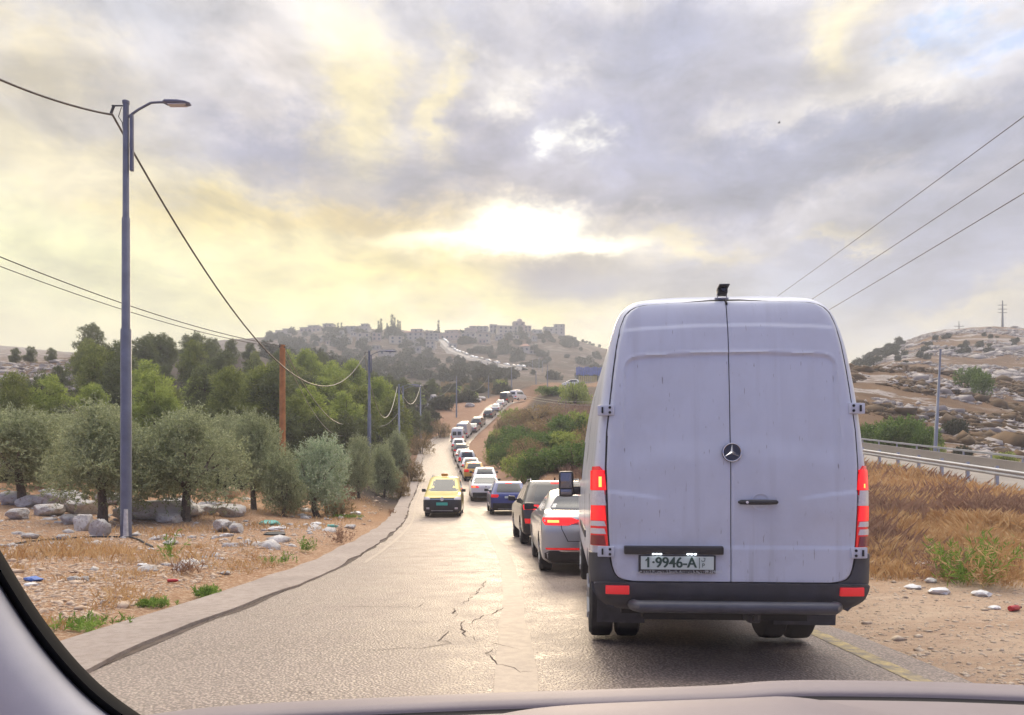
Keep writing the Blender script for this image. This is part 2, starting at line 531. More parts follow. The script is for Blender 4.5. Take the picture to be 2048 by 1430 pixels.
COLS = {
    -700: [(-60, 0), (16, 0), (30, 1.2), (50, 5), (90, 15), (130, 26), (250, 34), Y(900, 690), Y(1300, 690)],
    -200: [(-60, 0), (18, 0), (30, .9), (50, 4), (90, 13), (130, 23), (250, 34), Y(900, 692), Y(1300, 700)],
    0: [(-60, 0), (18, .05), (22, .2), (28, .7), (50, 3.2), Y(90, 800), Y(130, 728), Y(180, 735), Y(400, 722), Y(900, 693), Y(1300, 700)],
    250: [(-60, 0), (19, .02), (23, .1), (28, .5), (50, 3), Y(90, 790), Y(140, 712), Y(200, 720), Y(500, 715), Y(900, 720), Y(1300, 730)],
    500: [(-60, 0), (22, 0), (30, .5), (50, 2.5), Y(80, 850), Y(120, 765), Y(165, 715), Y(240, 720), Y(450, 708), Y(700, 676), Y(900, 690), Y(1300, 705)],
    640: [(-60, 0), (25, 0), (35, .4), (50, 1.8), Y(80, 880), Y(120, 800), Y(180, 745), Y(300, 740), Y(450, 716), Y(700, 660), Y(900, 685), Y(1300, 705)],
    760: [(-60, 0), (30, 0), (40, .5), (50, 1.2), (70, 3.2), Y(90, 885), Y(130, 822), Y(200, 785), Y(320, 762), Y(450, 724), Y(700, 660), Y(900, 690), Y(1300, 705)],
    890: [(-60, 0), (10, -.06), (30, -.08), (45, .4), (60, 1.6), (81, 3.6), (100, 6), (126, 9.8), Y(160, 818), Y(220, 788), Y(320, 764), Y(450, 728), Y(700, 668), Y(900, 690), Y(1300, 705)],
    1000: [(-60, 0), (10, -.06), (30, -.08), (45, .6), (60, 1.9), Y(80, 920), Y(110, 874), Y(140, 840), Y(165, 815), Y(220, 778), Y(320, 757), Y(450, 736), Y(700, 661), Y(900, 690), Y(1300, 705)],
    1100: [(-60, 0), (10, -.03), (25, 0), (40, .5), Y(50, 950), Y(75, 900), Y(110, 842), Y(150, 797), Y(200, 770), Y(300, 767), Y(450, 742), Y(700, 664), Y(900, 690), Y(1300, 705)],
    1210: [(-60, 0), (10, 0), (25, .2), (40, 1.0), Y(55, 930), Y(80, 880), Y(120, 820), Y(200, 772), Y(300, 765), Y(450, 748), Y(700, 698), Y(900, 715), Y(1300, 725)],
    1330: [(-60, 0), (10, 0), (25, .5), (45, 2), Y(60, 900), Y(100, 840), Y(200, 785), Y(450, 765), Y(700, 745), Y(1300, 755)],
    1560: [(-60, 0), (8, 0), (11, .03), (25, 1.1), (46, 2.9), Y(60, 905), Y(80, 860), Y(140, 780), Y(350, 770), Y(700, 775), Y(1300, 775)],
    1700: [(-60, 0), (8, 0), (11, .05), (25, 1.2), (46, 2.95), (56, 3.1), Y(80, 832), Y(140, 740), Y(180, 748), Y(350, 735), Y(450, 745), Y(1300, 760)],
    1790: [(-60, 0), (8, 0), (11, .05), (25, 1.15), (42, 2.5), (52, 2.7), Y(80, 842), Y(140, 738), Y(180, 750), Y(350, 690), Y(450, 705), Y(1300, 750)],
    1860: [(-60, 0), (8, 0), (11, .05), (25, 1.05), (38, 2.05), (48, 2.3), Y(80, 852), Y(140, 744), Y(180, 755), Y(350, 668), Y(450, 690), Y(1300, 740)],
    1950: [(-60, 0), (8, 0), (10, .05), (25, .95), (34, 1.55), (44, 1.9), Y(80, 866), Y(140, 756), Y(180, 765), Y(350, 659), Y(450, 690), Y(1300, 740)],
    2048: [(-60, 0), (8, 0), (10, .05), (25, .85), (31, 1.28), (40, 1.5), Y(80, 882), Y(140, 772), Y(180, 775), Y(350, 658), Y(450, 690), Y(1300, 740)],
    2300: [(-60, 0), (8, 0), (10, .05), (25, .6), (40, 1.2), Y(80, 890), Y(140, 780), Y(350, 665), Y(450, 690), Y(1300, 740)],
    3200: [(-60, 0), (8, 0), (25, .4), (80, 5), (140, 16), (350, 50), (1300, 150)],
}
_cu = np.array([(p - CX) / F for p in COLS])
_cz = list(COLS.values())


def base_z(x, y):
    x = np.asarray(x, float); y = np.asarray(y, float)
    shp = np.broadcast(x, y).shape
    x = np.broadcast_to(x, shp).ravel(); y = np.broadcast_to(y, shp).ravel()
    u = np.clip(x / np.maximum(y, 4.0), _cu[0], _cu[-1])
    tab = np.stack([pchip([p[0] for p in c], [p[1] for p in c], y) for c in _cz])
    j = np.clip(np.searchsorted(_cu, u, side='right') - 1, 0, len(_cu) - 2)
    t = (u - _cu[j]) / (_cu[j + 1] - _cu[j])
    t = np.clip(t, 0, 1); t = t * t * (3 - 2 * t) * .5 + t * .5
    k = np.arange(len(x))
    return (tab[j, k] * (1 - t) + tab[j + 1, k] * t).reshape(shp)


def ramp01(a, b, x):
    t = np.clip((x - a) / (b - a), 0, 1)
    return t * t * (3 - 2 * t)


def lateral(x, y):
    """signed distance to the road's centre line (positive to the right), good near the road"""
    return (x - road_x(y)) / np.sqrt(1 + road_t(y) ** 2)


RAMP_B = W(2140, 957, 27.5)
RAMP_A = RAMP_B + (W(1600, 880, 54) - RAMP_B) * 1.7      # guardrail line of the raised road (top of rail)


def ramp_coord(x, y):
    a = np.array([RAMP_A.x, RAMP_A.y]); b = np.array([RAMP_B.x, RAMP_B.y])
    t = (b - a) / np.linalg.norm(b - a); n = np.array([-t[1], t[0]])
    if n[0] < 0: n = -n
    dx, dy = x - a[0], y - a[1]
    return dx * t[0] + dy * t[1], dx * n[0] + dy * n[1], np.linalg.norm(b - a), t, n


def ground_z(x, y):
    x = np.asarray(x, float); y = np.asarray(y, float)
    z = base_z(x, y)
    far = ramp01(60, 400, y)
    am = .03 + .22 * ramp01(24, 60, y) + .6 * ramp01(70, 160, y) + 2.2 * far
    lf = 5 + 20 * far
    z = z + am * fbm(x / lf, y / lf, 5, 5) + .03 * fbm(x / .8, y / .8, 21, 3) * (y < 60)
    rs, rn, rl, _t, _n = ramp_coord(x, y)
    z = z - .55 * np.exp(-((rn - 1.5) / 3.0) ** 2) * (rs > -5) * (rs < rl + 5)
    # the road bed
    l = np.abs(lateral(x, y)); side = lateral(x, y)
    inner = np.where(side < 0, 4.15, 3.35)
    w = 1 - ramp01(inner, inner + 1.2 + 5 * ramp01(30, 90, y), l)
    w = np.where((y < 215), w, 0)
    z = z * (1 - w) + (road_z(y) - .05) * w
    return z


_us = np.linspace(-1.32, 1.32, 520)
_ds = np.concatenate([np.arange(-45, 0, 3.0), np.arange(0, 34, .22), 34 * np.exp(np.arange(0, math.log(1250 / 34), .0115))])
GX = _us[None, :] * np.sqrt(_ds[:, None] ** 2 + 100.0)
GY = np.broadcast_to(_ds[:, None], GX.shape)
GZ = ground_z(GX, GY)
nr, ncol = GX.shape
_i = (np.arange(nr - 1)[:, None] * ncol + np.arange(ncol - 1)[None, :]).ravel()
gme = arr_mesh('ground', np.stack([GX, GY, GZ], -1).reshape(-1, 3), np.stack([_i, _i + 1, _i + ncol + 1, _i + ncol], 1))


def attr(me, name, v):
    a = me.attributes.new(name, 'FLOAT', 'POINT')
    a.data.foreach_set('value', np.asarray(v, np.float32).ravel())


U = GX / np.maximum(GY, 4)
rock = ramp01(.40, .46, U) * ramp01(52, 64, GY) + ramp01(-.5, -.6, U) * 0
rock = np.maximum(rock, .75 * ramp01(95, 120, GY) * ramp01(-.5, -.62, U))
rock = np.maximum(rock, .35 * ramp01(250, 420, GY) * ramp01(.40, .3, U))
attr(gme, 'rocky', rock)
grass = ramp01(.24, .34, U) * ramp01(9.5, 11.5, GY - 1.0 * fbm(GX / 2, GY / 2, 3)) * (1 - ramp01(50, 60, GY))
grass = np.maximum(grass, .8 * ramp01(.005, .05, U) * ramp01(40, 60, GY) * (1 - ramp01(.3, .4, U)))
grass = np.maximum(grass, .7 * ramp01(-.1, -.2, U) * ramp01(27, 36, GY))
attr(gme, 'dry', grass)
attr(gme, 'farscrub', np.maximum(ramp01(150, 330, GY), np.maximum(ramp01(-.11, -.16, U) * ramp01(34, 48, GY), ramp01(.02, -.02, U) * ramp01(9, 14, -lateral(GX, GY)) * ramp01(80, 105, GY)) * (GY < 260)))
_fs = np.maximum(np.maximum(ramp01(150, 330, GY), np.maximum(ramp01(-.11, -.16, U) * ramp01(34, 48, GY), ramp01(.02, -.02, U) * ramp01(8, 12, -lateral(GX, GY)) * ramp01(75, 95, GY)) * (GY < 260)), .9 * ramp01(85, 115, GY) * ramp01(7.5, 11, np.abs(lateral(GX, GY))) * ramp01(.50, .44, U))
gme.attributes['farscrub'].data.foreach_set('value', _fs.astype(np.float32).ravel())
attr(gme, 'rightside', ramp01(0, .15, U) * ramp01(40, 25, GY))
attr(gme, 'redsoil', ramp01(26, 55, GY))


class NT:
    """small node-tree writer"""
    def __init__(s, name):
        s.m = bpy.data.materials.new(name); s.m.use_nodes = True
        s.t = s.m.node_tree; s.p = s.t.nodes['Principled BSDF']
        s.tc = s.t.nodes.new('ShaderNodeTexCoord')

    def n(s, ty, **kw):
        n = s.t.nodes.new(ty)
        for k, v in kw.items(): setattr(n, k, v)
        return n

    def set(s, n, i, v):
        if hasattr(v, 'is_output'): s.t.links.new(v, n.inputs[i])
        else: n.inputs[i].default_value = v

    def math(s, op, a, b=0.0, c=0.0, clamp=False):
        n = s.n('ShaderNodeMath', operation=op, use_clamp=clamp)
        s.set(n, 0, a); s.set(n, 1, b); s.set(n, 2, c)
        return n.outputs[0]

    def mix(s, f, a, b, blend='MIX'):
        n = s.n('ShaderNodeMix', data_type='RGBA', blend_type=blend)
        s.set(n, 0, f)
        s.set(n, 6, a if hasattr(a, 'is_output') else (*a[:3], 1)); s.set(n, 7, b if hasattr(b, 'is_output') else (*b[:3], 1))
        return n.outputs[2]

    def noise(s, scale, detail=6, rough=.6, stretch=(1, 1, 1), lo=0.3, hi=.7, dist=0.0, off=0.0):
        mp = s.n('ShaderNodeMapping'); mp.inputs['Scale'].default_value = stretch; mp.inputs['Location'].default_value = (off, off * .7, 0)
        s.t.links.new(s.tc.outputs['Object'], mp.inputs[0])
        n = s.n('ShaderNodeTexNoise')
        n.inputs['Scale'].default_value = scale; n.inputs['Detail'].default_value = detail; n.inputs['Roughness'].default_value = rough; n.inputs['Distortion'].default_value = dist
        s.t.links.new(mp.outputs[0], n.inputs['Vector'])
        r = s.n('ShaderNodeMapRange'); s.t.links.new(n.outputs[0], r.inputs[0])
        r.inputs[1].default_value = lo; r.inputs[2].default_value = hi
        return r.outputs[0]

    def attr(s, name):
        return s.n('ShaderNodeAttribute', attribute_name=name).outputs['Fac']

    def bump(s, h, strength=.5, dist=.02, normal=None):
        b = s.n('ShaderNodeBump'); b.inputs['Strength'].default_value = strength; b.inputs['Distance'].default_value = dist
        s.t.links.new(h, b.inputs['Height'])
        if normal is not None: s.t.links.new(normal, b.inputs['Normal'])
        s.t.links.new(b.outputs[0], s.p.inputs['Normal'])
        return b.outputs[0]

    def out(s, col, rough=.85, spec=.3):
        s.set(s.p, 'Base Color', col); s.set(s.p, 'Roughness', rough); s.p.inputs['Specular IOR Level'].default_value = spec
        return s.m


g = NT('dry_earth')
dirt = g.mix(g.noise(.35, 5), (.33, .185, .105), (.42, .275, .17))
dirt = g.mix(g.math('MULTIPLY', g.noise(3.0, 8, .7), .7), dirt, (.28, .145, .075))
dirt = g.mix(g.math('MULTIPLY', g.noise(14, 6, .7, lo=.48, hi=.62), .8), dirt, (.60, .46, .33))
dirt = g.mix(g.math('MULTIPLY', g.noise(26, 5, .75, lo=.52, hi=.66), .75), dirt, (.19, .10, .055))
grav = g.mix(g.noise(9, 8, .75), (.50, .37, .27), (.38, .265, .185))
grav = g.mix(g.noise(1.1, 6, .6, stretch=(.5, 1.6, 1), lo=.4, hi=.72), grav, (.57, .45, .34))
dirt = g.mix(g.math('MULTIPLY', g.attr('rightside'), .85), dirt, grav)
dirt = g.mix(g.math('MULTIPLY', g.attr('redsoil'), .75), dirt, g.mix(g.noise(.3, 6), (.23, .125, .08), (.31, .19, .13)))
dry = g.mix(g.noise(.5, 6), (.22, .115, .055), (.36, .20, .085))
c = g.mix(g.math('MULTIPLY', g.attr('dry'), .8), dirt, dry)
scrub = g.mix(g.noise(.055, 7, .65), (.034, .032, .026), (.092, .064, .058))
scrub = g.mix(g.noise(.5, 7, .7, lo=.45, hi=.7), scrub, (.042, .044, .027))
c = g.mix(g.attr('farscrub'), c, scrub)
bare = g.mix(g.noise(.12, 6, .65), (.095, .055, .032), (.19, .12, .068))
c = g.mix(g.attr('rocky'), c, bare)
lime = g.mix(g.noise(1.2, 6, .7), (.24, .21, .19), (.39, .345, .31))
ledge = g.math('MULTIPLY', g.noise(.16, 9, .68, stretch=(.5, .9, 1.6), lo=.525, hi=.56, dist=.4), g.noise(.05, 3, .5, lo=.36, hi=.5))
c = g.mix(g.math('MULTIPLY', g.attr('rocky'), ledge), c, lime)
hb = g.math('ADD', g.noise(6, 8, .7), g.math('MULTIPLY', ledge, g.attr('rocky')))
g.bump(hb, .8, .06)
M_ground = g.out(c, .95, .15)
ground = link('ground', gme, M_ground, None, 0)
gme.shade_smooth()
tag(ground, kind='structure')


def gz(x, y):
    return float(ground_z(np.array([x]), np.array([y]))[0])


def locate(px, py, d0=6, d1=1200):
    """first place beyond d0 where the sight line through px, py meets the terrain"""
    ds = d0 * np.exp(np.arange(0, math.log(d1 / d0), .004))
    xs = (px - CX) / F * ds
    zr = EYE - (py - HY) / F * ds
    zt = ground_z(xs, ds)
    hit = np.nonzero(zt >= zr)[0]
    k = hit[0] if len(hit) else int(np.argmin(zr - zt))
    return Vector((xs[k], ds[k], zt[k]))


# ---------------------------------------------------------------- road surface
def strip(name, dlist, l0, l1, dz, m, jag=0.0, cols=2, seed=1, kind='structure', thick=0.0):
    rows = []
    for i, d in enumerate(dlist):
        cx, t, z = road_x(d), road_t(d), road_z(d)
        nn = math.sqrt(1 + t * t)
        r = []
        a = l0(d) if callable(l0) else l0
        b = l1(d) if callable(l1) else l1
        if jag:
            a += jag * float(fbm(d * .9, 3.3 + seed, seed, 4)); b += jag * float(fbm(d * .9, 9.1 + seed, seed + 7, 4))
        for k in range(cols):
            l = a + (b - a) * k / (cols - 1)
            r.append((cx + l / nn, d - l * t / nn, z + dz))
        rows.append(r)
    P = np.array(rows)
    mb = MB()
    if thick:
        S = P.copy(); S[..., 2] -= thick
        mb.grid(P, S)
    else:
        mb.grid(P)
    o = mb.build(name, m, None, 40, fix=False)
    if kind: tag(o, kind=kind)
    return o


g = NT('worn_asphalt')
a = g.mix(g.noise(.25, 4), (.33, .255, .222), (.42, .33, .283))
a = g.mix(g.math('MULTIPLY', g.noise(.5, 5, .6, stretch=(1.6, .22, 1), off=4), .55), a, (.46, .375, .30))
vor = g.n('ShaderNodeTexVoronoi'); vor.inputs['Scale'].default_value = 42
g.t.links.new(g.tc.outputs['Object'], vor.inputs['Vector'])
agg = g.n('ShaderNodeMapRange'); g.t.links.new(vor.outputs['Distance'], agg.inputs[0]); agg.inputs[1].default_value = .12; agg.inputs[2].default_value = .62; agg.inputs[3].default_value = 1; agg.inputs[4].default_value = 0
a = g.mix(g.math('MULTIPLY', g.math('SUBTRACT', 1.0, agg.outputs[0]), .75), a, (.075, .056, .047))
a = g.mix(g.noise(60, 3, .7, lo=.58, hi=.72), a, (.56, .48, .40))
g.bump(agg.outputs[0], .55, .012)
M_road = g.out(a, g.math('MULTIPLY_ADD', g.noise(2, 4), .16, .42), .6)
dl = np.concatenate([np.arange(-30, 40, .5), np.arange(40, 222, 1.0)])
road = strip('road', dl, -3.14, 3.22, 0.0, M_road, jag=.08, cols=9, seed=4)
g = NT('concrete_shoulder')
a = g.mix(g.noise(.7, 5), (.27, .225, .20), (.36, .305, .268))
a = g.mix(g.noise(9, 6, .7, lo=.45, hi=.75), a, (.22, .17, .145))
g.bump(g.noise(25, 6, .7), .5, .012)
M_should = g.out(a, .8, .3)
strip('pavement', dl, -3.92, -3.17, .035, M_should, jag=.12, cols=4, seed=9, thick=.12)
M_crack = mat('crack_dirt', (.085, .062, .05), .95, var=.3, vscale=6)
strip('road_edge', dl, -3.20, -3.11, .004, M_crack, jag=.10, cols=2, seed=13)
g = NT('worn_white_paint')
wear = g.noise(7, 8, .75, lo=.42, hi=.62)
M_line = g.out(g.mix(wear, (.30, .245, .205), (.39, .32, .255)), .6, .4)
strip('road_line', np.arange(-5, 120, .4), -.13, .16, .004, M_line, jag=.05, cols=2, seed=17)
strip('road_line', np.arange(15, 120, .5), -2.86, -2.76, .004, M_line, jag=.03, cols=2, seed=19)
g = NT('worn_yellow_paint')
wear = g.noise(8, 8, .75, lo=.42, hi=.66)
M_yel = g.out(g.mix(wear, (.20, .17, .14), (.52, .40, .16)), .6, .4)
strip('road_line', np.arange(-5, 130, .4), 2.80, 2.96, .004, M_yel, jag=.035, cols=2, seed=23)


def on_road(px, py, lift=.005):
    d = 6.0
    for _ in range(30):
        d = F * (EYE - float(road_z(d))) / (py - HY)
    return Vector(((px - CX) / F * d, d, float(road_z(d)) + lift))


def crack(pts, w=.02, seed=0):
    r = random.Random(seed)
    P = [on_road(*p) for p in pts]
    q = []
    for a_, b_ in zip(P[:-1], P[1:]):
        n = max(2, int((b_ - a_).length / .10))
        for k in range(n):
            p = a_.lerp(b_, k / n)
            q.append(p + Vector((r.uniform(-.035, .035), r.uniform(-.05, .05), 0)))
    q.append(P[-1])
    rows = []
    for i, p in enumerate(q):
        t = (q[min(i + 1, len(q) - 1)] - q[max(i - 1, 0)]); t.z = 0; t.normalize()
        s = Vector((-t.y, t.x, 0)) * w * .34 * r.uniform(.25, 1.0) * min(1, .2 + i * .3, .2 + (len(q) - 1 - i) * .3)
        rows.append([p - s, p + s])
    o = MB().grid([[tuple(x) for x in rr] for rr in rows]).build('road_crack', M_crack, None, 0, fix=False)
    tag(o, kind='structure')


for k, (pts, w) in enumerate([
    ([(925, 1242), (920, 1255), (930, 1272), (950, 1280)], .03), ([(905, 1215), (912, 1228), (905, 1236)], .03), ([(880, 1268), (893, 1264), (877, 1282), (895, 1287), (840, 1297), (690, 1300)], .018),
    ([(968, 1282), (1005, 1290), (1040, 1300)], .018), ([(990, 1296), (972, 1312), (1010, 1333), (1035, 1344), (1062, 1345)], .022), ([(640, 1215), (760, 1213), (830, 1215), (848, 1206)], .018),
    ([(560, 1382), (610, 1384), (625, 1390)], .018), ([(700, 1148), (830, 1145)], .02), ([(770, 1114), (950, 1112)], .03), ([(860, 1195), (930, 1192)], .02), ([(900, 1146), (1020, 1142)], .025),
    ([(930, 1250), (1010, 1215), (1020, 1220)], .018), ([(750, 1262), (870, 1262)], .014), ([(925, 1210), (958, 1180), (975, 1160)], .02), ([(760, 1094), (900, 1092)], .03), ([(740, 1240), (860, 1246)], .012)]):
    crack(pts, w, k)

# ================================================================ plants
def leaf_quads(org, axis, L, Wd, r):
    """diamond leaves: org (N,3) bases, axis (N,3) unit directions"""
    n = len(org)
    b = np.cross(axis, r.normal(size=(n, 3)))
    b /= np.linalg.norm(b, axis=1, keepdims=True) + 1e-9
    L = np.broadcast_to(L, n)[:, None]; Wd = np.broadcast_to(Wd, n)[:, None]
    mid = org + axis * L * .45
    V = np.stack([org, mid + b * Wd * .5, org + axis * L, mid - b * Wd * .5], 1).reshape(-1, 3)
    Q = np.arange(4 * n).reshape(-1, 4)
    return V, Q


def unit(v):
    return v / (np.linalg.norm(v, axis=1, keepdims=True) + 1e-9)


def crown(clumps, nsprig, nleaf, slen, L, Wd, seed, up=.5, droop=0.0, inner=.55):
    """clumps: list of (x,y,z,rx,rz); sprigs of leaves grow outward from each clump"""
    r = np.random.default_rng(seed)
    cl = np.array(clumps, float)
    vol = cl[:, 3] ** 2
    idx = r.choice(len(cl), nsprig, p=vol / vol.sum())
    d = unit(r.normal(size=(nsprig, 3)))
    rad = inner + (1 - inner) * r.random(nsprig) ** .6
    o = cl[idx, :3] + d * np.stack([cl[idx, 3], cl[idx, 3], cl[idx, 4]], 1) * rad[:, None]
    ax = unit(d + np.array([0, 0, up]) + .45 * r.normal(size=(nsprig, 3)))
    t = r.random((nsprig, nleaf)) * slen
    org = o[:, None, :] + ax[:, None, :] * t[..., None]
    la = unit((ax[:, None, :] * .8 + .75 * r.normal(size=(nsprig, nleaf, 3))).reshape(-1, 3) + np.array([0, 0, -droop]))
    n = nsprig * nleaf
    return leaf_quads(org.reshape(-1, 3), la, L * (.7 + .6 * r.random(n)), Wd * (.7 + .6 * r.random(n)), r)


def leaf_mat(name, c1, c2, c3=None, scale=1.3, transl=.45, rough=.6):
    g = NT(name)
    col = g.mix(g.noise(scale, 4, .6, lo=.35, hi=.65), c1, c2)
    col = g.mix(g.noise(scale * 9, 2, .5, lo=.45, hi=.7), col, c3 or tuple(x * 1.5 for x in c2))
    g.out(col, rough, .3)
    tr = g.n('ShaderNodeBsdfTranslucent'); g.t.links.new(col, tr.inputs[0])
    ms = g.n('ShaderNodeMixShader'); ms.inputs[0].default_value = transl
    g.t.links.new(g.p.outputs[0], ms.inputs[1]); g.t.links.new(tr.outputs[0], ms.inputs[2])
    g.t.links.new(ms.outputs[0], g.t.nodes['Material Output'].inputs[0])
    return g.m


L_olive = leaf_mat('olive_leaves', (0.186, 0.214, 0.109), (0.310, 0.346, 0.186), (0.512, 0.550, 0.332))
L_olive_pale = leaf_mat('pale_olive_leaves', (0.217, 0.299, 0.172), (0.388, 0.487, 0.302), (0.590, 0.600, 0.460))
L_pine = leaf_mat('pine_needles', (0.117, 0.145, 0.044), (0.234, 0.268, 0.064), (0.358, 0.393, 0.109), .5)
L_pine_lt = leaf_mat('light_pine_needles', (0.186, 0.244, 0.052), (0.342, 0.408, 0.087), (0.481, 0.535, 0.144), .5)
L_pine_dk = leaf_mat('dark_pine_needles', (0.074, 0.098, 0.048), (0.140, 0.165, 0.064), (0.217, 0.236, 0.094), .5)
L_bush = leaf_mat('bush_leaves', (0.070, 0.126, 0.034), (0.147, 0.236, 0.051), (0.234, 0.330, 0.087), 1.0)
L_brown = leaf_mat('dry_scrub_leaves', (0.186, 0.133, 0.064), (0.310, 0.229, 0.109), (0.419, 0.314, 0.158), 1.0)
L_green = leaf_mat('fresh_green_leaves', (0.156, 0.299, 0.044), (0.264, 0.455, 0.072), (0.373, 0.566, 0.116), 2.0)
L_scrub = leaf_mat('hill_scrub_leaves', (.040, .050, .032), (.070, .076, .044), (.10, .10, .06), .3)


def limbs(mb, base, top, r0, n, seed, spread, forks=True):
    r = random.Random(seed)
    base, top = Vector(base), Vector(top)
    k = base.lerp(top, .5) + Vector((r.uniform(-.1, .1), r.uniform(-.1, .1), 0)) * spread
    mb.tube([base + Vector((0, 0, -.25)), base, k, top], [r0 * 1.5, r0 * 1.15, r0 * .9, r0 * .75], 8)
    for i in range(n):
        a = 2 * math.pi * (i + r.random() * .6) / n
        e = top + Vector((math.cos(a) * spread, math.sin(a) * spread, spread * r.uniform(.7, 1.3)))
        m = top.lerp(e, .5) + Vector((r.uniform(-.2, .2), r.uniform(-.2, .2), r.uniform(-.05, .2))) * spread * .5
        mb.tube([top, m, e], [r0 * .62, r0 * .42, r0 * .12], 6)
        if forks:
            e2 = m + Vector((math.cos(a + 1) * spread * .6, math.sin(a + 1) * spread * .6, spread * .8))
            mb.tube([m, m.lerp(e2, .5) + Vector((0, 0, .1 * spread)), e2], [r0 * .35, r0 * .22, r0 * .06], 5)


def olive_meshes(seed, h=4.3, w=4.2, pale=False, trunk_h=1.35, r0=.17):
    r = random.Random(seed)
    cl = []
    ph = [r.random() * 6.28 for _ in range(3)]
    for i in range(40):
        a = r.random() * 2 * math.pi
        q = math.sqrt(r.random())
        zz = r.random()
        lobe = 1 + .22 * math.sin(2 * a + ph[0]) + .16 * math.sin(3 * a + ph[1])
        rr = q * (w / 2 - .3) * (1 - .58 * zz ** 2) * min(1, .6 + zz * 1.6) * lobe
        hh = (h - trunk_h * .85 - .5) * (1 + .16 * math.sin(2 * a + ph[2]) * q)
        cl.append((math.cos(a) * rr, math.sin(a) * rr, trunk_h * .85 + hh * zz * (1 - .2 * q), r.uniform(.30, .74), r.uniform(.28, .6)))
    V, Q = crown(cl, 2300, 11, .46, .135, .042, seed, up=.6)
    so = []
    for k in range(46):                                            # long shoots above the crown
        c_ = cl[r.randrange(len(cl))]
        for t in range(14):
            so.append((c_[0] + r.uniform(-.1, .1) + .02 * t * math.cos(k), c_[1] + r.uniform(-.1, .1) + .02 * t * math.sin(k), c_[2] + c_[4] * .6 + t * .06))
    rr_ = np.random.default_rng(seed + 1)
    V2, Q2 = leaf_quads(np.array(so), unit(rr_.normal(size=(len(so), 3)) * .6 + np.array([0, 0, 1.0])), .13, .036, rr_)
    Q = np.concatenate([Q, Q2 + len(V)]); V = np.concatenate([V, V2])
    cm = arr_mesh('crown', V, Q); cm.materials.append(L_olive_pale if pale else L_olive)
    mb = MB()
    limbs(mb, (0, 0, 0), (r.uniform(-.2, .2), r.uniform(-.1, .1), trunk_h), r0, 4, seed, w * .26)
    o = mb.build('trunk', M_bark)
    tm = o.data; bpy.data.objects.remove(o)
    return cm, tm


def pine_meshes(seed, lmat, h=9.0, w=6.2, n=34, conic=.42, tuft=.40, nsp=1900):
    r = random.Random(seed)
    cl = []
    for i in range(n):
        zz = (i + r.random()) / n
        env = (w / 2 - .3) * (1 - zz) ** conic * min(1, .45 + zz * 3)
        a = r.random() * 2 * math.pi
        q = math.sqrt(r.random()) * env
        s = r.uniform(.7, 1.25) * (.6 + .6 * (1 - zz)) * min(1, w / 5)
        cl.append((math.cos(a) * q, math.sin(a) * q, h * (.14 + .80 * zz), s, s * .75))
    V, Q = crown(cl, nsp, 8, .55, tuft, .095, seed, up=.75, inner=.4)
    cm = arr_mesh('crown', V, Q); cm.materials.append(lmat)
    mb = MB()
    mb.tube([(0, 0, -.4), (0, 0, h * .3), (r.uniform(-.3, .3), r.uniform(-.3, .3), h * .9)], [.17, .14, .03], 7)
    for i in range(9):
        a = r.random() * 6.28; z = h * r.uniform(.25, .75)
        mb.tube([(0, 0, z), (math.cos(a) * w * .3, math.sin(a) * w * .3, z + .6)], [.06, .02], 5)
    o = mb.build('trunk', M_bark)
    tm = o.data; bpy.data.objects.remove(o)
    return cm, tm


def bush_mesh(seed, lmat, h=2.0, w=2.6, n=16, nsp=700, L=.13, Wd=.06, nl=9, slen=.3):
    r = random.Random(seed)
    cl = []
    for i in range(n):
        a = r.random() * 6.28; q = math.sqrt(r.random()) * w * .38
        s = r.uniform(.16, .30) * w
        cl.append((math.cos(a) * q, math.sin(a) * q, r.uniform(.15, .72) * h * (1 - .35 * q / (w * .4)), s * .8, s * .62 * h / w * 1.2))
    V, Q = crown(cl, nsp, nl, slen, L, Wd, seed, up=.5, inner=.5)
    cm = arr_mesh('crown', V, Q); cm.materials.append(lmat)
    mb = MB()
    for i in range(6):
        a = i * 1.05 + r.random(); q = w * .3
        mb.tube([(0, 0, -.2), (math.cos(a) * q * .4, math.sin(a) * q * .4, h * .3), (math.cos(a) * q, math.sin(a) * q, h * .65)], [.05, .035, .012], 5)
    o = mb.build('stem', M_bark)
    tm = o.data; bpy.data.objects.remove(o)
    return cm, tm


def plant(name, meshes, loc, sc, rz, label, cat, group=None, stem='trunk', sxy=None):
    root = empty(name, loc, (0, 0, rz))
    root.scale = (sxy or sc, sxy or sc, sc)
    for nm, me in (('crown', meshes[0]), (stem, meshes[1])):
        o = bpy.data.objects.new(nm, me); C.objects.link(o); o.parent = root
    return tag(root, label, cat, group)


OL = [olive_meshes(s) for s in (3, 8, 15)] + [olive_meshes(22, pale=True, trunk_h=1.05), olive_meshes(27, h=3.6, w=3.0, trunk_h=.9, r0=.12)]
PN = [pine_meshes(s, L_pine) for s in (31, 32)] + [pine_meshes(s, L_pine_lt) for s in (33, 34)] + [pine_meshes(s, L_pine_dk, conic=.3, w=6.8) for s in (35, 36)]
BU = [bush_mesh(41, L_bush), bush_mesh(42, L_pine_lt), bush_mesh(43, L_brown, L=.12, Wd=.035), bush_mesh(44, L_scrub, L=.16, Wd=.08)]


def tree_at(kind, meshes, px, ytop, d, nat, label, cat, group=None, wpx=None, natw=4.2, name='tree', sink=0.0):
    x = (px - CX) / F * d
    z0 = gz(x, d) - sink
    nat = nat * (1.22 if name == 'pine_tree' else 1.0)
    ztop = EYE - (ytop - HY) / F * d
    sc = max(.25, (ztop - z0) / nat)
    sxy = (wpx / F * d) / natw if wpx else None
    return plant(name, meshes, (x, d, z0), sc, random.random() * 6.28, label, cat, group, 'stem' if kind == 'bush' else 'trunk', sxy)


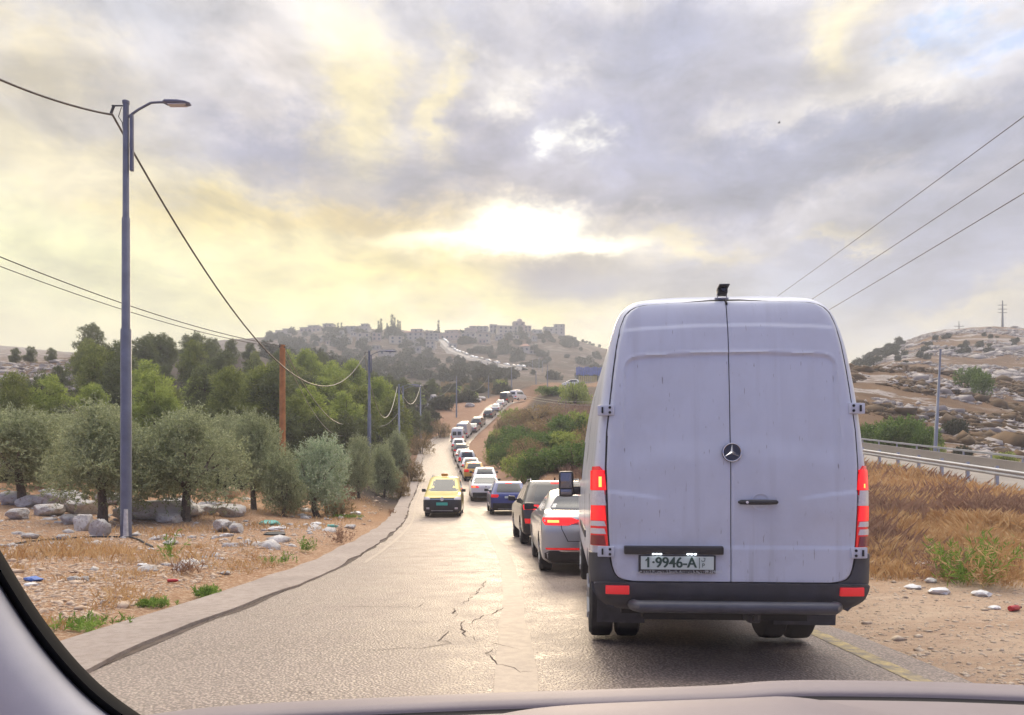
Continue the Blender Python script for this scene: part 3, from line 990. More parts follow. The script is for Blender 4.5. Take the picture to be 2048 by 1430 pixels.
G_OL = 'olive trees along the left verge'
for (px, yt, d, v, w, lab) in [
    (205, 792, 24, 0, 250, 'broad olive tree with leaning trunk just left behind the near lamp pole'),
    (45, 800, 28, 1, 230, 'olive tree above the boulders at the far left edge of the photo'),
    (372, 800, 25.5, 2, 245, 'round olive tree with one stout trunk right of the near lamp pole'),
    (508, 806, 30, 1, 150, 'grey green olive tree standing before the orange wooden pole'),
    (566, 890, 29, 4, 95, 'small low olive tree at the foot of the orange wooden pole'),
    (636, 850, 31, 3, 165, 'pale silvery olive tree with thick trunk and upright shoots'),
    (718, 864, 42, 0, 80, 'dark olive tree hiding the foot of the second lamp pole'),
    (768, 878, 49, 4, 70, 'small olive tree beside the road bank, right of the second lamp pole'),
    (796, 852, 62, 4, 60, 'brownish green olive tree last in the roadside row'),
    (455, 815, 40, 2, 150, 'olive tree half hidden behind the round olive tree'),
    (120, 812, 36, 2, 190, 'olive tree half hidden behind the broad leaning olive tree')]:
    tree_at('tree', OL[v], px, yt, d, 4.6 if v != 4 else 3.9, lab, 'olive tree', G_OL, w, 4.4 if v != 4 else 3.2, 'olive_tree', .1)
G_PN = 'pines of the wood on the left hillside'
PINES = [
    (185, 738, 60, 2, 'bright yellow green pine above the broad leaning olive tree'), (80, 752, 66, 0, 'mid green pine at the left above the boulder bank'), (172, 664, 96, 0, 'tallest pine against the sky left of the near lamp pole'),
    (30, 688, 131, 4, None), (62, 684, 133, 5, None), (103, 688, 131, 4, None), (214, 680, 105, 4, 'dark pine on the skyline directly left of the near lamp pole'),
    (300, 672, 138, 4, None), (335, 668, 140, 5, None), (378, 656, 140, 4, 'dark rounded pine highest on the skyline right of the near lamp pole'), (425, 664, 150, 5, None), (462, 668, 152, 4, None), (500, 676, 150, 5, None), (270, 690, 130, 4, None),
    (392, 728, 76, 2, 'light green pine right of the near lamp pole, above the round olive'), (345, 756, 70, 0, None), (298, 770, 62, 1, None), (485, 716, 74, 0, None), (532, 762, 62, 2, 'light green pine left of the orange wooden pole'), (450, 750, 65, 1, None),
    (618, 672, 108, 2, 'tall pale green pine with pointed top right of the orange wooden pole'), (598, 704, 92, 0, None), (548, 700, 96, 1, None), (662, 700, 92, 3, None), (705, 692, 112, 2, 'light green pine left of the second lamp pole top'), (645, 726, 80, 2, None),
    (722, 742, 80, 1, None), (690, 752, 74, 3, None), (762, 724, 92, 2, 'yellow green pine right of the second lamp pole'), (785, 760, 88, 0, None), (600, 760, 61, 4, None), (642, 802, 58, 4, None), (575, 800, 56, 5, None), (684, 800, 66, 4, None), (728, 806, 68, 5, None),
    (500, 800, 54, 5, None), (425, 800, 54, 4, None), (20, 748, 82, 4, None), (120, 716, 92, 5, None), (252, 728, 84, 4, None), (225, 790, 58, 1, None), (130, 790, 56, 5, None), (20, 800, 54, 4, None), (-30, 740, 75, 0, None),
    (805, 742, 142, 4, None), (832, 752, 160, 5, None), (862, 748, 176, 4, None), (822, 800, 112, 4, None), (850, 806, 128, 5, None), (884, 780, 165, 4, None), (905, 786, 172, 5, None), (934, 764, 205, 4, None), (962, 758, 222, 5, None), (988, 760, 226, 4, None), (1012, 766, 232, 5, None),
    (700, 720, 130, 5, None), (740, 730, 140, 4, None), (780, 735, 150, 5, None), (560, 725, 115, 4, None), (640, 690, 150, 4, None), (330, 715, 105, 5, None), (440, 705, 110, 4, None), (290, 720, 110, 2, None), (510, 690, 130, 0, None), (575, 682, 130, 3, 'yellow green pine crowning the ridge behind the orange wooden pole'),
]
for (px, yt, d, v, lab) in PINES:
    dark = v >= 4
    tree_at('tree', PN[v], px, yt, d, 9.2, lab or ('dark green pine crowded into the hillside wood on the left' if dark else 'mid green pine crowded into the hillside wood on the left'), 'pine tree', G_PN, None, 4.6, 'pine_tree', .2)
pr = random.Random(77)
for k in range(95):
    px = pr.uniform(-40, 800); d = pr.uniform(56, 165) if px < 700 else pr.uniform(90, 165)
    x = (px - CX) / F * d
    if px < 150 and d > 72: continue
    if d > 125: continue
    if lateral(x, d) > -9: continue
    v = pr.choice((0, 1, 4, 4, 5, 5, 3))
    s_ = pr.uniform(.55, .85)
    plant('pine_tree', PN[v], (x, d, gz(x, d) - .2), s_, pr.random() * 6, 'dark green pine crowded into the hillside wood on the left' if v >= 4 else 'mid green pine crowded into the hillside wood on the left', 'pine tree', G_PN)
for k in range(130):
    px = pr.uniform(770, 1015); d = pr.uniform(100, 240)
    x = (px - CX) / F * d
    l_ = float(lateral(np.array(x), np.array(d))) if d < 215 else -30
    if l_ > -8 and d < 215: continue
    plant('scrub_bush', BU[pr.choice((1, 2, 3, 3))], (x, d, gz(x, d) - .2), pr.uniform(1.0, 2.0), pr.random() * 6, 'dark scrub bush between the wood and the far road', 'bush', 'scrub bushes beyond the bend', 'stem')
# right bank between road and van
G_BK = 'bushes on the bank right of the traffic queue'
for (px, yt, d, v, w, lab) in [
    (1092, 880, 52, 0, 100, 'broad dark green bush at the foot of the bank, above the dark estate car'), (1150, 868, 50, 0, 110, 'dark green bush partly hidden behind the white van mirror'), (1030, 836, 88, 0, 80, 'green bush nearest the road bend on the bank'),
    (1060, 860, 70, 2, 90, 'dry brown bush above the bare verge'), (1110, 820, 90, 2, 120, 'large dry brown bush high on the bank'), (1160, 800, 85, 1, 70, 'olive green bush beside the white van high on the bank'),
    (1150, 742, 135, 1, 60, 'light yellow green tree beside the blue hoarding'), (1075, 800, 112, 2, 110, 'brown thicket below the overhead cables'), (1020, 800, 128, 1, 40, 'small olive green bush beside the far bend'), (1000, 852, 92, 2, 44, 'small dry bush at the inner road edge'),
    (1130, 845, 72, 1, 90, 'yellowish bush in the middle of the bank'), (1185, 830, 62, 2, 90, 'brown bush against the white van side'), (1048, 900, 56, 2, 50, 'low dry bush on the verge edge'), (985, 872, 84, 1, 36, 'little green bush closest to the queue on the bank'),
    (1100, 768, 150, 0, 70, 'green bush under the row of parked cars'), (1014, 815, 136, 0, 30, 'dark green bush topmost at the inner side of the bend'), (1003, 826, 122, 2, 34, 'dry bush below the topmost green bush of the bend'), (996, 842, 104, 1, 36, 'yellowish bush at the inner side of the bend'), (986, 858, 92, 0, 40, 'dark bush just above the little green bush by the queue'), (1010, 872, 78, 0, 60, 'broad green bush between the dry bushes of the bank'), (1030, 886, 66, 1, 64, 'olive green bush above the low dry bush of the verge'), (1045, 850, 82, 0, 80, 'dark bush behind the olive green bush of the bank'), (1085, 850, 72, 0, 80, 'dark green bush in the middle of the brown thicket'), (1135, 815, 84, 0, 90, 'large dark green bush high on the bank near the van'), (1060, 905, 52, 0, 70, 'low green bush left of the broad dark green bush at the foot')]:
    tree_at('bush', BU[v], px, yt, d, 2.0, lab, 'bush', G_BK, w, 2.7, 'bush', .15)
# left verge far
for (px, yt, d, v, w, lab) in [
    (820, 900, 62, 2, 50, 'rusty dry bush on the left bank behind the taxi'), (842, 850, 100, 2, 46, 'dry brown bush on the left bank near the bend'), (880, 830, 128, 2, 40, 'dry brown bush on the left bank at the bend'), (800, 930, 50, 2, 44, 'low rusty bush on the left verge behind the taxi'),
    (680, 990, 32, 2, 60, 'low dry bush under the pale silvery olive tree'), (30, 930, 38, 3, 120, 'dark bush filling the gap behind the far left olive tree'), (150, 935, 40, 3, 110, 'dark bush filling the gap behind the broad leaning olive tree'), (300, 930, 38, 0, 130, 'dark green bush between the near lamp pole and the round olive tree'), (440, 930, 40, 3, 120, 'dark bush behind the large rounded boulder'), (545, 930, 40, 0, 90, 'dark green bush left of the orange wooden pole foot'), (610, 905, 44, 3, 90, 'dark bush right behind the pale silvery olive tree'), (690, 900, 46, 0, 80, 'dark green bush between the pale silvery olive and the second lamp pole'), (770, 800, 118, 3, 60, 'dark scrub bush below the wood beside the pole group'), (745, 850, 76, 3, 60, 'dark bush at the foot of the short grey post'), (585, 985, 31, 2, 40, 'thin dry bush between two olive trunks')]:
    tree_at('bush', BU[v], px, yt, d, 2.0, lab, 'bush', 'bushes of the left bank', w, 2.7, 'bush', .1)
# right: bushes behind the raised road
for (px, yt, d, v, w, lab) in [
    (1800, 812, 62, 0, 110, 'tall rounded dark green bush behind the guardrail beside the van'), (1848, 838, 60, 0, 76, 'fresh green bush behind the guardrail at the thin lamp post'), (1745, 830, 64, 0, 80, 'green bush behind the guardrail half hidden by the white van'),
    (1876, 872, 58, 1, 26, 'small yellow green bush right of the thin lamp post'), (1940, 722, 118, 0, 56, 'wide low green tree on the brow of the rocky slope'), (1966, 732, 112, 0, 40, 'small umbrella shaped tree on the brow of the rocky slope'),
    (2010, 893, 60, 1, 46, 'pale green bush on the slope above the guardrail'), (1910, 830, 75, 3, 50, 'grey bare bush on the slope right of the thin lamp post'), (1925, 885, 60, 3, 36, 'low grey bush on the slope above the guardrail')]:
    tree_at('bush', BU[v], px, yt, d, 2.0, lab, 'bush', 'bushes beyond the guardrail', w, 2.7, 'bush', .1)
# far hills: scrub bushes and dark trees one can count
fr = random.Random(5)
FT = [bush_mesh(51, L_scrub, 3.2, 4.2, 12, 260, .5, .26, 7, .5), bush_mesh(52, L_scrub, 4.5, 3.8, 12, 260, .5, .26, 7, .5)]
cyp = pine_meshes(61, L_scrub, 9, 1.7, 16, .8, .5, 260)
for i in range(290):
    px = fr.uniform(520, 1205); py = fr.uniform(664, 765)
    if py < 664 + max(0, (px - 1100) * .35): continue
    if abs(py - np.interp(px, [880, 893, 910, 940, 1000, 1052], [678, 693, 707, 718, 733, 741]) - 6) < 12 and 872 < px < 1060: continue
    p = locate(px, py, 255)
    if p.y < 250 or p.y > 720: continue
    m = FT[i % 2]; s = fr.uniform(.8, 2.3)
    plant('scrub_tree', m, p, s, fr.random() * 6, 'dark scrubby tree on the hazy village hillside', 'tree', 'scrubby trees of the village hill', 'stem')
for i in range(70):
    px = fr.uniform(1712, 2048)
    py = fr.uniform(0, 1) ** .6 * 55 + np.interp(px, [1712, 1790, 1860, 1950, 2048], [722, 690, 668, 659, 658])
    if i > 40:
        px = fr.uniform(1712, 1800); py = fr.uniform(0, 26) + np.interp(px, [1712, 1790, 1800], [722, 690, 686])
    p = locate(px, py, 200)
    if p.y < 190 or p.y > 420: continue
    s = fr.uniform(.25, .75) * (1.6 if i > 40 else 1)
    plant('scrub_tree', FT[i % 2], p, s, fr.random() * 6, 'dark scrubby tree on the far rocky hill at the right', 'tree', 'scrubby trees of the rocky hill', 'stem')
for k, (px, s) in enumerate([(757, .8), (762, .9), (784, 1.15), (789, 1.0), (796, .85), (800, .8), (676, .7), (683, .7), (774, .7), (877, .9)]):
    p = locate(px, 672, 400)
    plant('cypress_tree', cyp, p, s * 1.6, k, 'slim dark cypress among the houses on the village skyline', 'cypress', 'cypresses of the village skyline')
for k, (px, py) in enumerate([(1136, 668), (1142, 669), (1150, 671), (1166, 678), (1172, 680), (1180, 683), (1186, 684), (1198, 690)]):
    p = locate(px, py + 2, 500)
    plant('scrub_tree', FT[k % 2], p, .8, k, 'dark round tree along the bare ridge right of the tower house', 'tree', 'trees along the bare ridge', 'stem')


# ---- dry grass: blades past counting
def blades(pts, h, w, lean, seed):     # h may vary from point to point
    r = np.random.default_rng(seed)
    n = len(pts)
    a = r.random(n) * 2 * np.pi
    b = r.random(n) * 2 * np.pi
    H = h * (.5 + r.random(n))
    side = np.stack([np.cos(a), np.sin(a), np.zeros(n)], 1) * (w * (.6 + .8 * r.random(n)))[:, None]
    le = (lean * r.random(n) * H)[:, None] * np.stack([np.cos(b), np.sin(b), np.zeros(n)], 1)
    up = np.stack([np.zeros(n), np.zeros(n), H], 1)
    V = np.stack([pts - side, pts + side, pts + up * .6 + le * .35 + side * .6, pts + up + le], 1).reshape(-1, 3)
    return V, np.arange(4 * n).reshape(-1, 4)


def grass_obj(name, pts, h, w, lean, seed, m):
    V, Q = blades(pts, h, w, lean, seed)
    me = arr_mesh(name, V, Q)
    o = link(name, me, m, None, 0)
    return tag(o, None, None, None, 'stuff')


M_straw = leaf_mat('dry_straw', (.42, .24, .105), (.58, .37, .17), (.68, .50, .28), .55, .3, .8)
M_straw_dk = leaf_mat('brown_weeds', (.22, .125, .085), (.34, .21, .14), (.44, .29, .19), .6, .3, .8)
M_grass = leaf_mat('green_weeds', (.11, .20, .03), (.20, .33, .05), (.28, .40, .08), .8, .35, .7)


def scatter(n, x0, x1, y0, y1, keep, seed, persp=False):
    r = np.random.default_rng(seed)
    if persp:
        y = y0 * (y1 / y0) ** r.random(n); u = x0 + (x1 - x0) * r.random(n); x = u * y
    else:
        x = x0 + (x1 - x0) * r.random(n); y = y0 + (y1 - y0) * r.random(n)
    k = keep(x, y, r.random(n))
    x, y = x[k], y[k]
    return np.stack([x, y, ground_z(x, y)], 1)


def clump(x, y, s, sd, lo=-.1, hi=.25):
    return ramp01(lo, hi, fbm(x / s, y / s, sd, 4))


def ramp_free(x, y):
    s_, n_, _, _, _ = ramp_coord(x, y)
    return n_ < -1.6 - .8 * fbm(x, y, 12)


P = scatter(210000, .30, .95, 9.2, 50, lambda x, y, r: ramp_free(x, y) & (y > 9.9 + 1.3 * fbm(x / 1.5, y / 1.5, 77, 3) + .9 * (x < 6)) & (r < (.12 + .88 * clump(x, y, 3.0, 9)) * ramp01(9.4, 13.5, y)), 1, True)
grass_obj('dry_grass', P, .10 + .24 * ramp01(9.8, 15, P[:, 1]) * (.6 + .8 * clump(P[:, 0], P[:, 1], 1.4, 33)), .006, .9, 2, M_straw)
P = scatter(90000, .30, .95, 9.6, 46, lambda x, y, r: ramp_free(x, y) & (y > 10.6 + 1.3 * fbm(x / 1.5, y / 1.5, 77, 3)) & (r < clump(x, y, 4.5, 30) * ramp01(10, 14, y)), 3, True)
grass_obj('dry_weeds', P, .16 + .30 * ramp01(10.5, 15, P[:, 1]), .007, .9, 4, M_straw_dk)
P = scatter(90000, -.95, -.10, 13, 60, lambda x, y, r: (lateral(x, y) < -5.0) & (r < .55 * clump(x, y, 2.2, 50, .08, .5)), 5, True)
grass_obj('dry_grass', P, .17, .006, .8, 6, M_straw)
P = scatter(60000, -.95, -.2, 5.5, 18, lambda x, y, r: (lateral(x, y) < -4.5 - .5 * fbm(x, y, 8)) & (r < clump(x, y, 1.2, 60, .05, .5)), 7, True)
grass_obj('dry_grass', P, .07, .006, .9, 8, M_straw)
P = scatter(40000, 0.0, .16, 40, 130, lambda x, y, r: (lateral(x, y) > 6.5) & (r < .3 + .7 * clump(x, y, 6, 70)), 9, True)
grass_obj('dry_weeds', P, .55, .03, .7, 10, M_straw_dk)
P = scatter(30000, -.25, -.08, 32, 130, lambda x, y, r: (lateral(x, y) < -6.2) & (r < .3 + .7 * clump(x, y, 5, 71)), 11, True)
grass_obj('dry_weeds', P, .45, .025, .7, 12, M_straw_dk)


def weed(px, py, h, w, n, m, label, d0=4, lean=.6, bw=.012):
    """stalks with small leaves along them"""
    p = locate(px, py, d0)
    r = np.random.default_rng(int(px * 7 + py))
    ns = max(10, n // 7)
    q = r.normal(size=(ns, 3)) * np.array([w * .33, w * .33, 0])
    ax = unit(np.stack([lean * .7 * r.normal(size=ns), lean * .7 * r.normal(size=ns), np.ones(ns)], 1))
    H = h * (.45 + .6 * r.random(ns))
    V1, Q1 = leaf_quads(q, ax, H, .006 + .006 * h, r)
    k = 16
    t = .15 + .85 * r.random((ns, k))
    org = (q[:, None] + ax[:, None] * (H[:, None] * t)[..., None]).reshape(-1, 3)
    la = unit(np.repeat(ax, k, 0) * .8 + .7 * r.normal(size=(ns * k, 3)))
    V2, Q2 = leaf_quads(org, la, (.05 + .07 * h) * (.6 + .8 * r.random(ns * k)), .012 + .008 * h, r)
    me = arr_mesh('weed_plant', np.concatenate([V1, V2]), np.concatenate([Q1, Q2 + len(V1)]))
    o = link('weed_plant', me, m, None, 0)
    o.location = p
    return tag(o, label, 'weed', 'green weeds of the verges')


for (px, py, h, w, n, m, lab) in [
    (415, 1196, .16, .20, 420, M_grass, 'vivid green grass tuft at the left pavement edge'), (310, 1215, .10, .26, 300, M_grass, 'low dark green tuft beside the pavement, left of the vivid tuft'), (175, 1258, .12, .55, 350, M_grass, 'sprawling green weed nearest the windscreen pillar'),
    (372, 1150, .32, .30, 160, M_straw_dk, 'spindly grey weed above the vivid green tuft'), (340, 1125, .62, .12, 70, M_grass, 'single upright weed stalk right of the near lamp pole'), (612, 1105, .40, .22, 150, M_grass, 'green weed clump close to the pavement bend'),
    (683, 1090, .62, .26, 170, M_straw_dk, 'tall brown weed clump beside the pavement'), (690, 1036, .16, .9, 700, M_grass, 'flat patch of bright green grass on the left verge'), (555, 1128, .22, .4, 160, M_grass, 'thin green weeds along the pavement edge'),
    (785, 1030, .35, .2, 120, M_straw_dk, 'dark weed clump at the kerb before the taxi')]:
    weed(px, py, h, w, n, m, lab)
for (px, py, h, w, n, m, lab) in [
    (1770, 945, .45, 1.3, 800, M_grass, 'bright green weed patch below the guardrail next to the van'), (1965, 962, .45, 1.6, 800, M_grass, 'bright green weed patch below the guardrail at the right'), (2020, 990, .3, 1.2, 300, M_grass, 'faint green patch in the dry grass at the right edge')]:
    weed(px, py, h, w, n, m, lab, 14)
for (px, py, h, w, n, m, lab) in [
    (1950, 1170, .85, .55, 420, M_grass, 'tall feathery green weed in front of the dry grass'), (1885, 1160, .6, .5, 260, M_straw_dk, 'grey brown weed beside the tall feathery weed'), (2010, 1180, 1.0, .4, 260, M_straw, 'tall yellow dry weed at the right edge of the photo')]:
    weed(px, py, h, w, n, m, lab, 7, .9, .008)

# ================================================================ vehicles
class Hull:
    """closed car body from horizontal rounded outlines: levels (z, y_rear, y_front, half width)"""
    def __init__(s, levels, axr=.55, ayr=.22, axf=.6, ayf=.4, pw=2.0):
        L = np.array(levels, float)
        s.z = L[:, 0]; s.L = L; s.axr, s.ayr, s.axf, s.ayf = axr, ayr, axf, ayf

    def P(s, z):
        return [float(pchip(s.z, s.L[:, k], np.array([z]))[0]) for k in (1, 2, 3)]

    def rear(s, x, z):
        yr, yf, w = s.P(z)
        ax, ay = s.axr * w, s.ayr
        t = min(1, max(0, (abs(x) - (w - ax)) / ax))
        return yr + ay * (1 - math.sqrt(max(0, 1 - t ** 2.3)))

    def front(s, x, z):
        yr, yf, w = s.P(z)
        ax, ay = s.axf * w, s.ayf
        t = min(1, max(0, (abs(x) - (w - ax)) / ax))
        return yf - ay * (1 - math.sqrt(max(0, 1 - t ** 2.3)))

    def ring(s, z, n=10, m=34):
        yr, yf, w = s.P(z)
        pts = []
        ayr = min(s.ayr, (yf - yr) * .35); ayf = min(s.ayf, (yf - yr) * .35)

        def corner(ax, ay, y, sg, k):
            # k 0..n from centre to side
            ths = k / n
            e = 2 / 2.3
            a = ths * math.pi / 2
            return (w - ax) + ax * math.sin(a) ** e, y + sg * ay * (1 - math.cos(a) ** e)
        half = [(0, yr)] + [((w - s.axr * w) * q, yr) for q in (.35, .7)]
        half += [corner(s.axr * w, ayr, yr, 1, k) for k in range(n + 1)]
        y0, y1 = yr + ayr, yf - ayf
        half += [(w, y0 + (y1 - y0) * k / m) for k in range(1, m)]
        half += [corner(s.axf * w, ayf, yf, -1, k) for k in range(n, -1, -1)]
        half += [((w - s.axf * w) * q, yf) for q in (.7, .35)] + [(0, yf)]
        left = [(-x, y) for (x, y) in half[-2:0:-1]]
        return [(x, y, z) for (x, y) in half + left]

    def body_mb(s, sub=5):
        zs = []
        for a, b in zip(s.z[:-1], s.z[1:]):
            zs += [a + (b - a) * k / sub for k in range(sub)]
        zs.append(s.z[-1])
        rings = [s.ring(z) for z in zs]
        n = len(rings[0])
        mb = MB()
        v = [p for r in rings for p in r]
        f = [(i * n + k, i * n + (k + 1) % n, (i + 1) * n + (k + 1) % n, (i + 1) * n + k) for i in range(len(rings) - 1) for k in range(n)]
        # caps as strips between mirrored points
        h = n // 2
        for base, flip in ((0, True), ((len(rings) - 1) * n, False)):
            for k in range(h):
                a, b, c_, d_ = k, k + 1, n - k - 1, (n - k) % n
                q = [base + a, base + b, base + c_, base + d_]
                q = list(dict.fromkeys(q))
                if len(q) >= 3: f.append(tuple(q[::-1] if flip else q))
        mb.add(v, f)
        return mb

    def patch(s, kind, rows, off=.006, nx=9, sub=4, sgn=1, back=.03):
        """rows: (z, a0, a1) from low to high; kind rear/front: a = x; kind side: a = y"""
        R_ = []
        for (z0, a0, b0), (z1, a1, b1) in zip(rows[:-1], rows[1:]):
            for k in range(sub):
                t = k / sub
                R_.append((z0 + (z1 - z0) * t, a0 + (a1 - a0) * t, b0 + (b1 - b0) * t))
        R_.append(rows[-1])
        G = np.zeros((len(R_), nx, 3))
        for i, (z, a, b) in enumerate(R_):
            for j in range(nx):
                q = a + (b - a) * j / (nx - 1)
                if kind == 'rear': G[i, j] = (q, s.rear(q, z), z)
                elif kind == 'front': G[i, j] = (q, s.front(q, z), z)
                else: G[i, j] = (s.P(z)[2] * sgn, q, z)
        du = np.gradient(G, axis=0); dv = np.gradient(G, axis=1)
        N = np.cross(du, dv); N /= np.linalg.norm(N, axis=2, keepdims=True) + 1e-9
        ref = {'rear': (0, -1, .3), 'front': (0, 1, .3), 'side': (sgn, 0, .1)}[kind]
        sg = np.sign((N * np.array(ref)).sum(2, keepdims=True)); sg[sg == 0] = 1
        N *= sg
        mb = MB()
        mb.grid(G + N * off, G - N * back)
        return mb


def boolean_cut(o, cutters):
    for c_ in cutters:
        m = o.modifiers.new('b', 'BOOLEAN'); m.operation = 'DIFFERENCE'; m.solver = 'EXACT'; m.object = c_
    bpy.context.view_layer.update()
    dg = bpy.context.evaluated_depsgraph_get()
    me = bpy.data.meshes.new_from_object(o.evaluated_get(dg))
    o.modifiers.clear()
    me.name = o.name
    o.data = me
    for c_ in cutters:
        bpy.data.objects.remove(c_)
    me.shade_smooth(); me.set_sharp_from_angle(angle=R(35))


def wheel(parent, x, y, r, w=.22, rim=True, rm=None, sgn=1):
    mb = MB()
    h = w / 2
    mb.lathe([(r * .62, -h), (r * .9, -h), (r * .985, -h * .8), (r, -h * .45), (r, h * .45), (r * .985, h * .8), (r * .9, h), (r * .62, h)], 'x', (0, 0, 0), 28)
    o = mb.build('wheel', M_rubber, parent, 35)
    o.location = (x, y, r)
    if rim:
        q = MB()
        e = sgn * h
        q.lathe([(r * .64, e * .9), (r * .64, e * .98), (r * .58, e * .98), (r * .58, e * .6), (r * .01, e * .6)], 'x', (0, 0, 0), 24)
        for k in range(5):
            a = k * 2 * math.pi / 5
            q.tube([(e * .85, 0, 0), (e * .96, math.cos(a) * r * .6, math.sin(a) * r * .6)], [r * .10, r * .07], 5)
        q.lathe([(r * .13, e * .7), (r * .13, e * .95), (.005, e * .95)], 'x', (0, 0, 0), 12)
        q.build('rim', rm or M_rim, o, 30)
    return o


SEDAN = [(.19, -2.15, 2.2, .78), (.30, -2.36, 2.38, .90), (.52, -2.42, 2.42, .925), (.75, -2.42, 2.40, .93), (.90, -2.37, 2.25, .92), (.99, -2.33, 1.55, .90), (1.05, -2.22, 1.02, .865), (1.085, -1.86, .88, .84), (1.22, -1.45, .48, .77), (1.36, -.98, .08, .70), (1.43, -.62, -.10, .645), (1.462, -.45, -.22, .50)]
SUV = [(.24, -2.05, 2.15, .80), (.36, -2.27, 2.30, .92), (.62, -2.35, 2.36, .94), (.92, -2.34, 2.28, .945), (1.06, -2.30, 1.55, .93), (1.12, -2.25, 1.08, .905), (1.28, -2.12, .80, .85), (1.48, -1.93, .36, .775), (1.60, -1.80, .05, .725), (1.66, -1.66, -.15, .66), (1.685, -1.35, -.45, .50)]
HATCH = [(.22, -1.85, 1.95, .76), (.33, -2.02, 2.05, .86), (.60, -2.10, 2.10, .89), (.86, -2.10, 2.02, .895), (.98, -2.06, 1.4, .88), (1.05, -2.0, .95, .855), (1.22, -1.86, .62, .79), (1.40, -1.66, .20, .72), (1.49, -1.52, -.05, .665), (1.53, -1.38, -.2, .60), (1.55, -1.1, -.45, .45)]
COUPE = [(.24, -2.05, 2.15, .80), (.36, -2.30, 2.32, .92), (.62, -2.38, 2.38, .945), (.92, -2.37, 2.28, .945), (1.06, -2.33, 1.55, .93), (1.13, -2.22, 1.05, .90), (1.17, -2.05, .98, .885), (1.32, -1.62, .66, .82), (1.48, -1.12, .26, .74), (1.56, -.75, .02, .67), (1.59, -.55, -.1, .52)]
MINIV = [(.22, -2.1, 2.15, .80), (.34, -2.28, 2.26, .90), (.62, -2.34, 2.30, .92), (.95, -2.33, 2.20, .925), (1.08, -2.31, 1.72, .91), (1.16, -2.29, 1.35, .89), (1.40, -2.22, .92, .83), (1.62, -2.12, .48, .77), (1.76, -2.0, .18, .71), (1.82, -1.85, -.02, .64), (1.85, -1.5, -.3, .48)]
PANEL = [(.25, -2.7, 2.6, .84), (.40, -2.85, 2.75, .95), (.8, -2.90, 2.78, .98), (1.1, -2.90, 2.45, .985), (1.3, -2.89, 1.9, .97), (1.7, -2.86, 1.45, .93), (2.1, -2.80, 1.05, .87), (2.35, -2.72, .75, .81), (2.46, -2.62, .55, .74), (2.50, -2.3, .1, .55)]


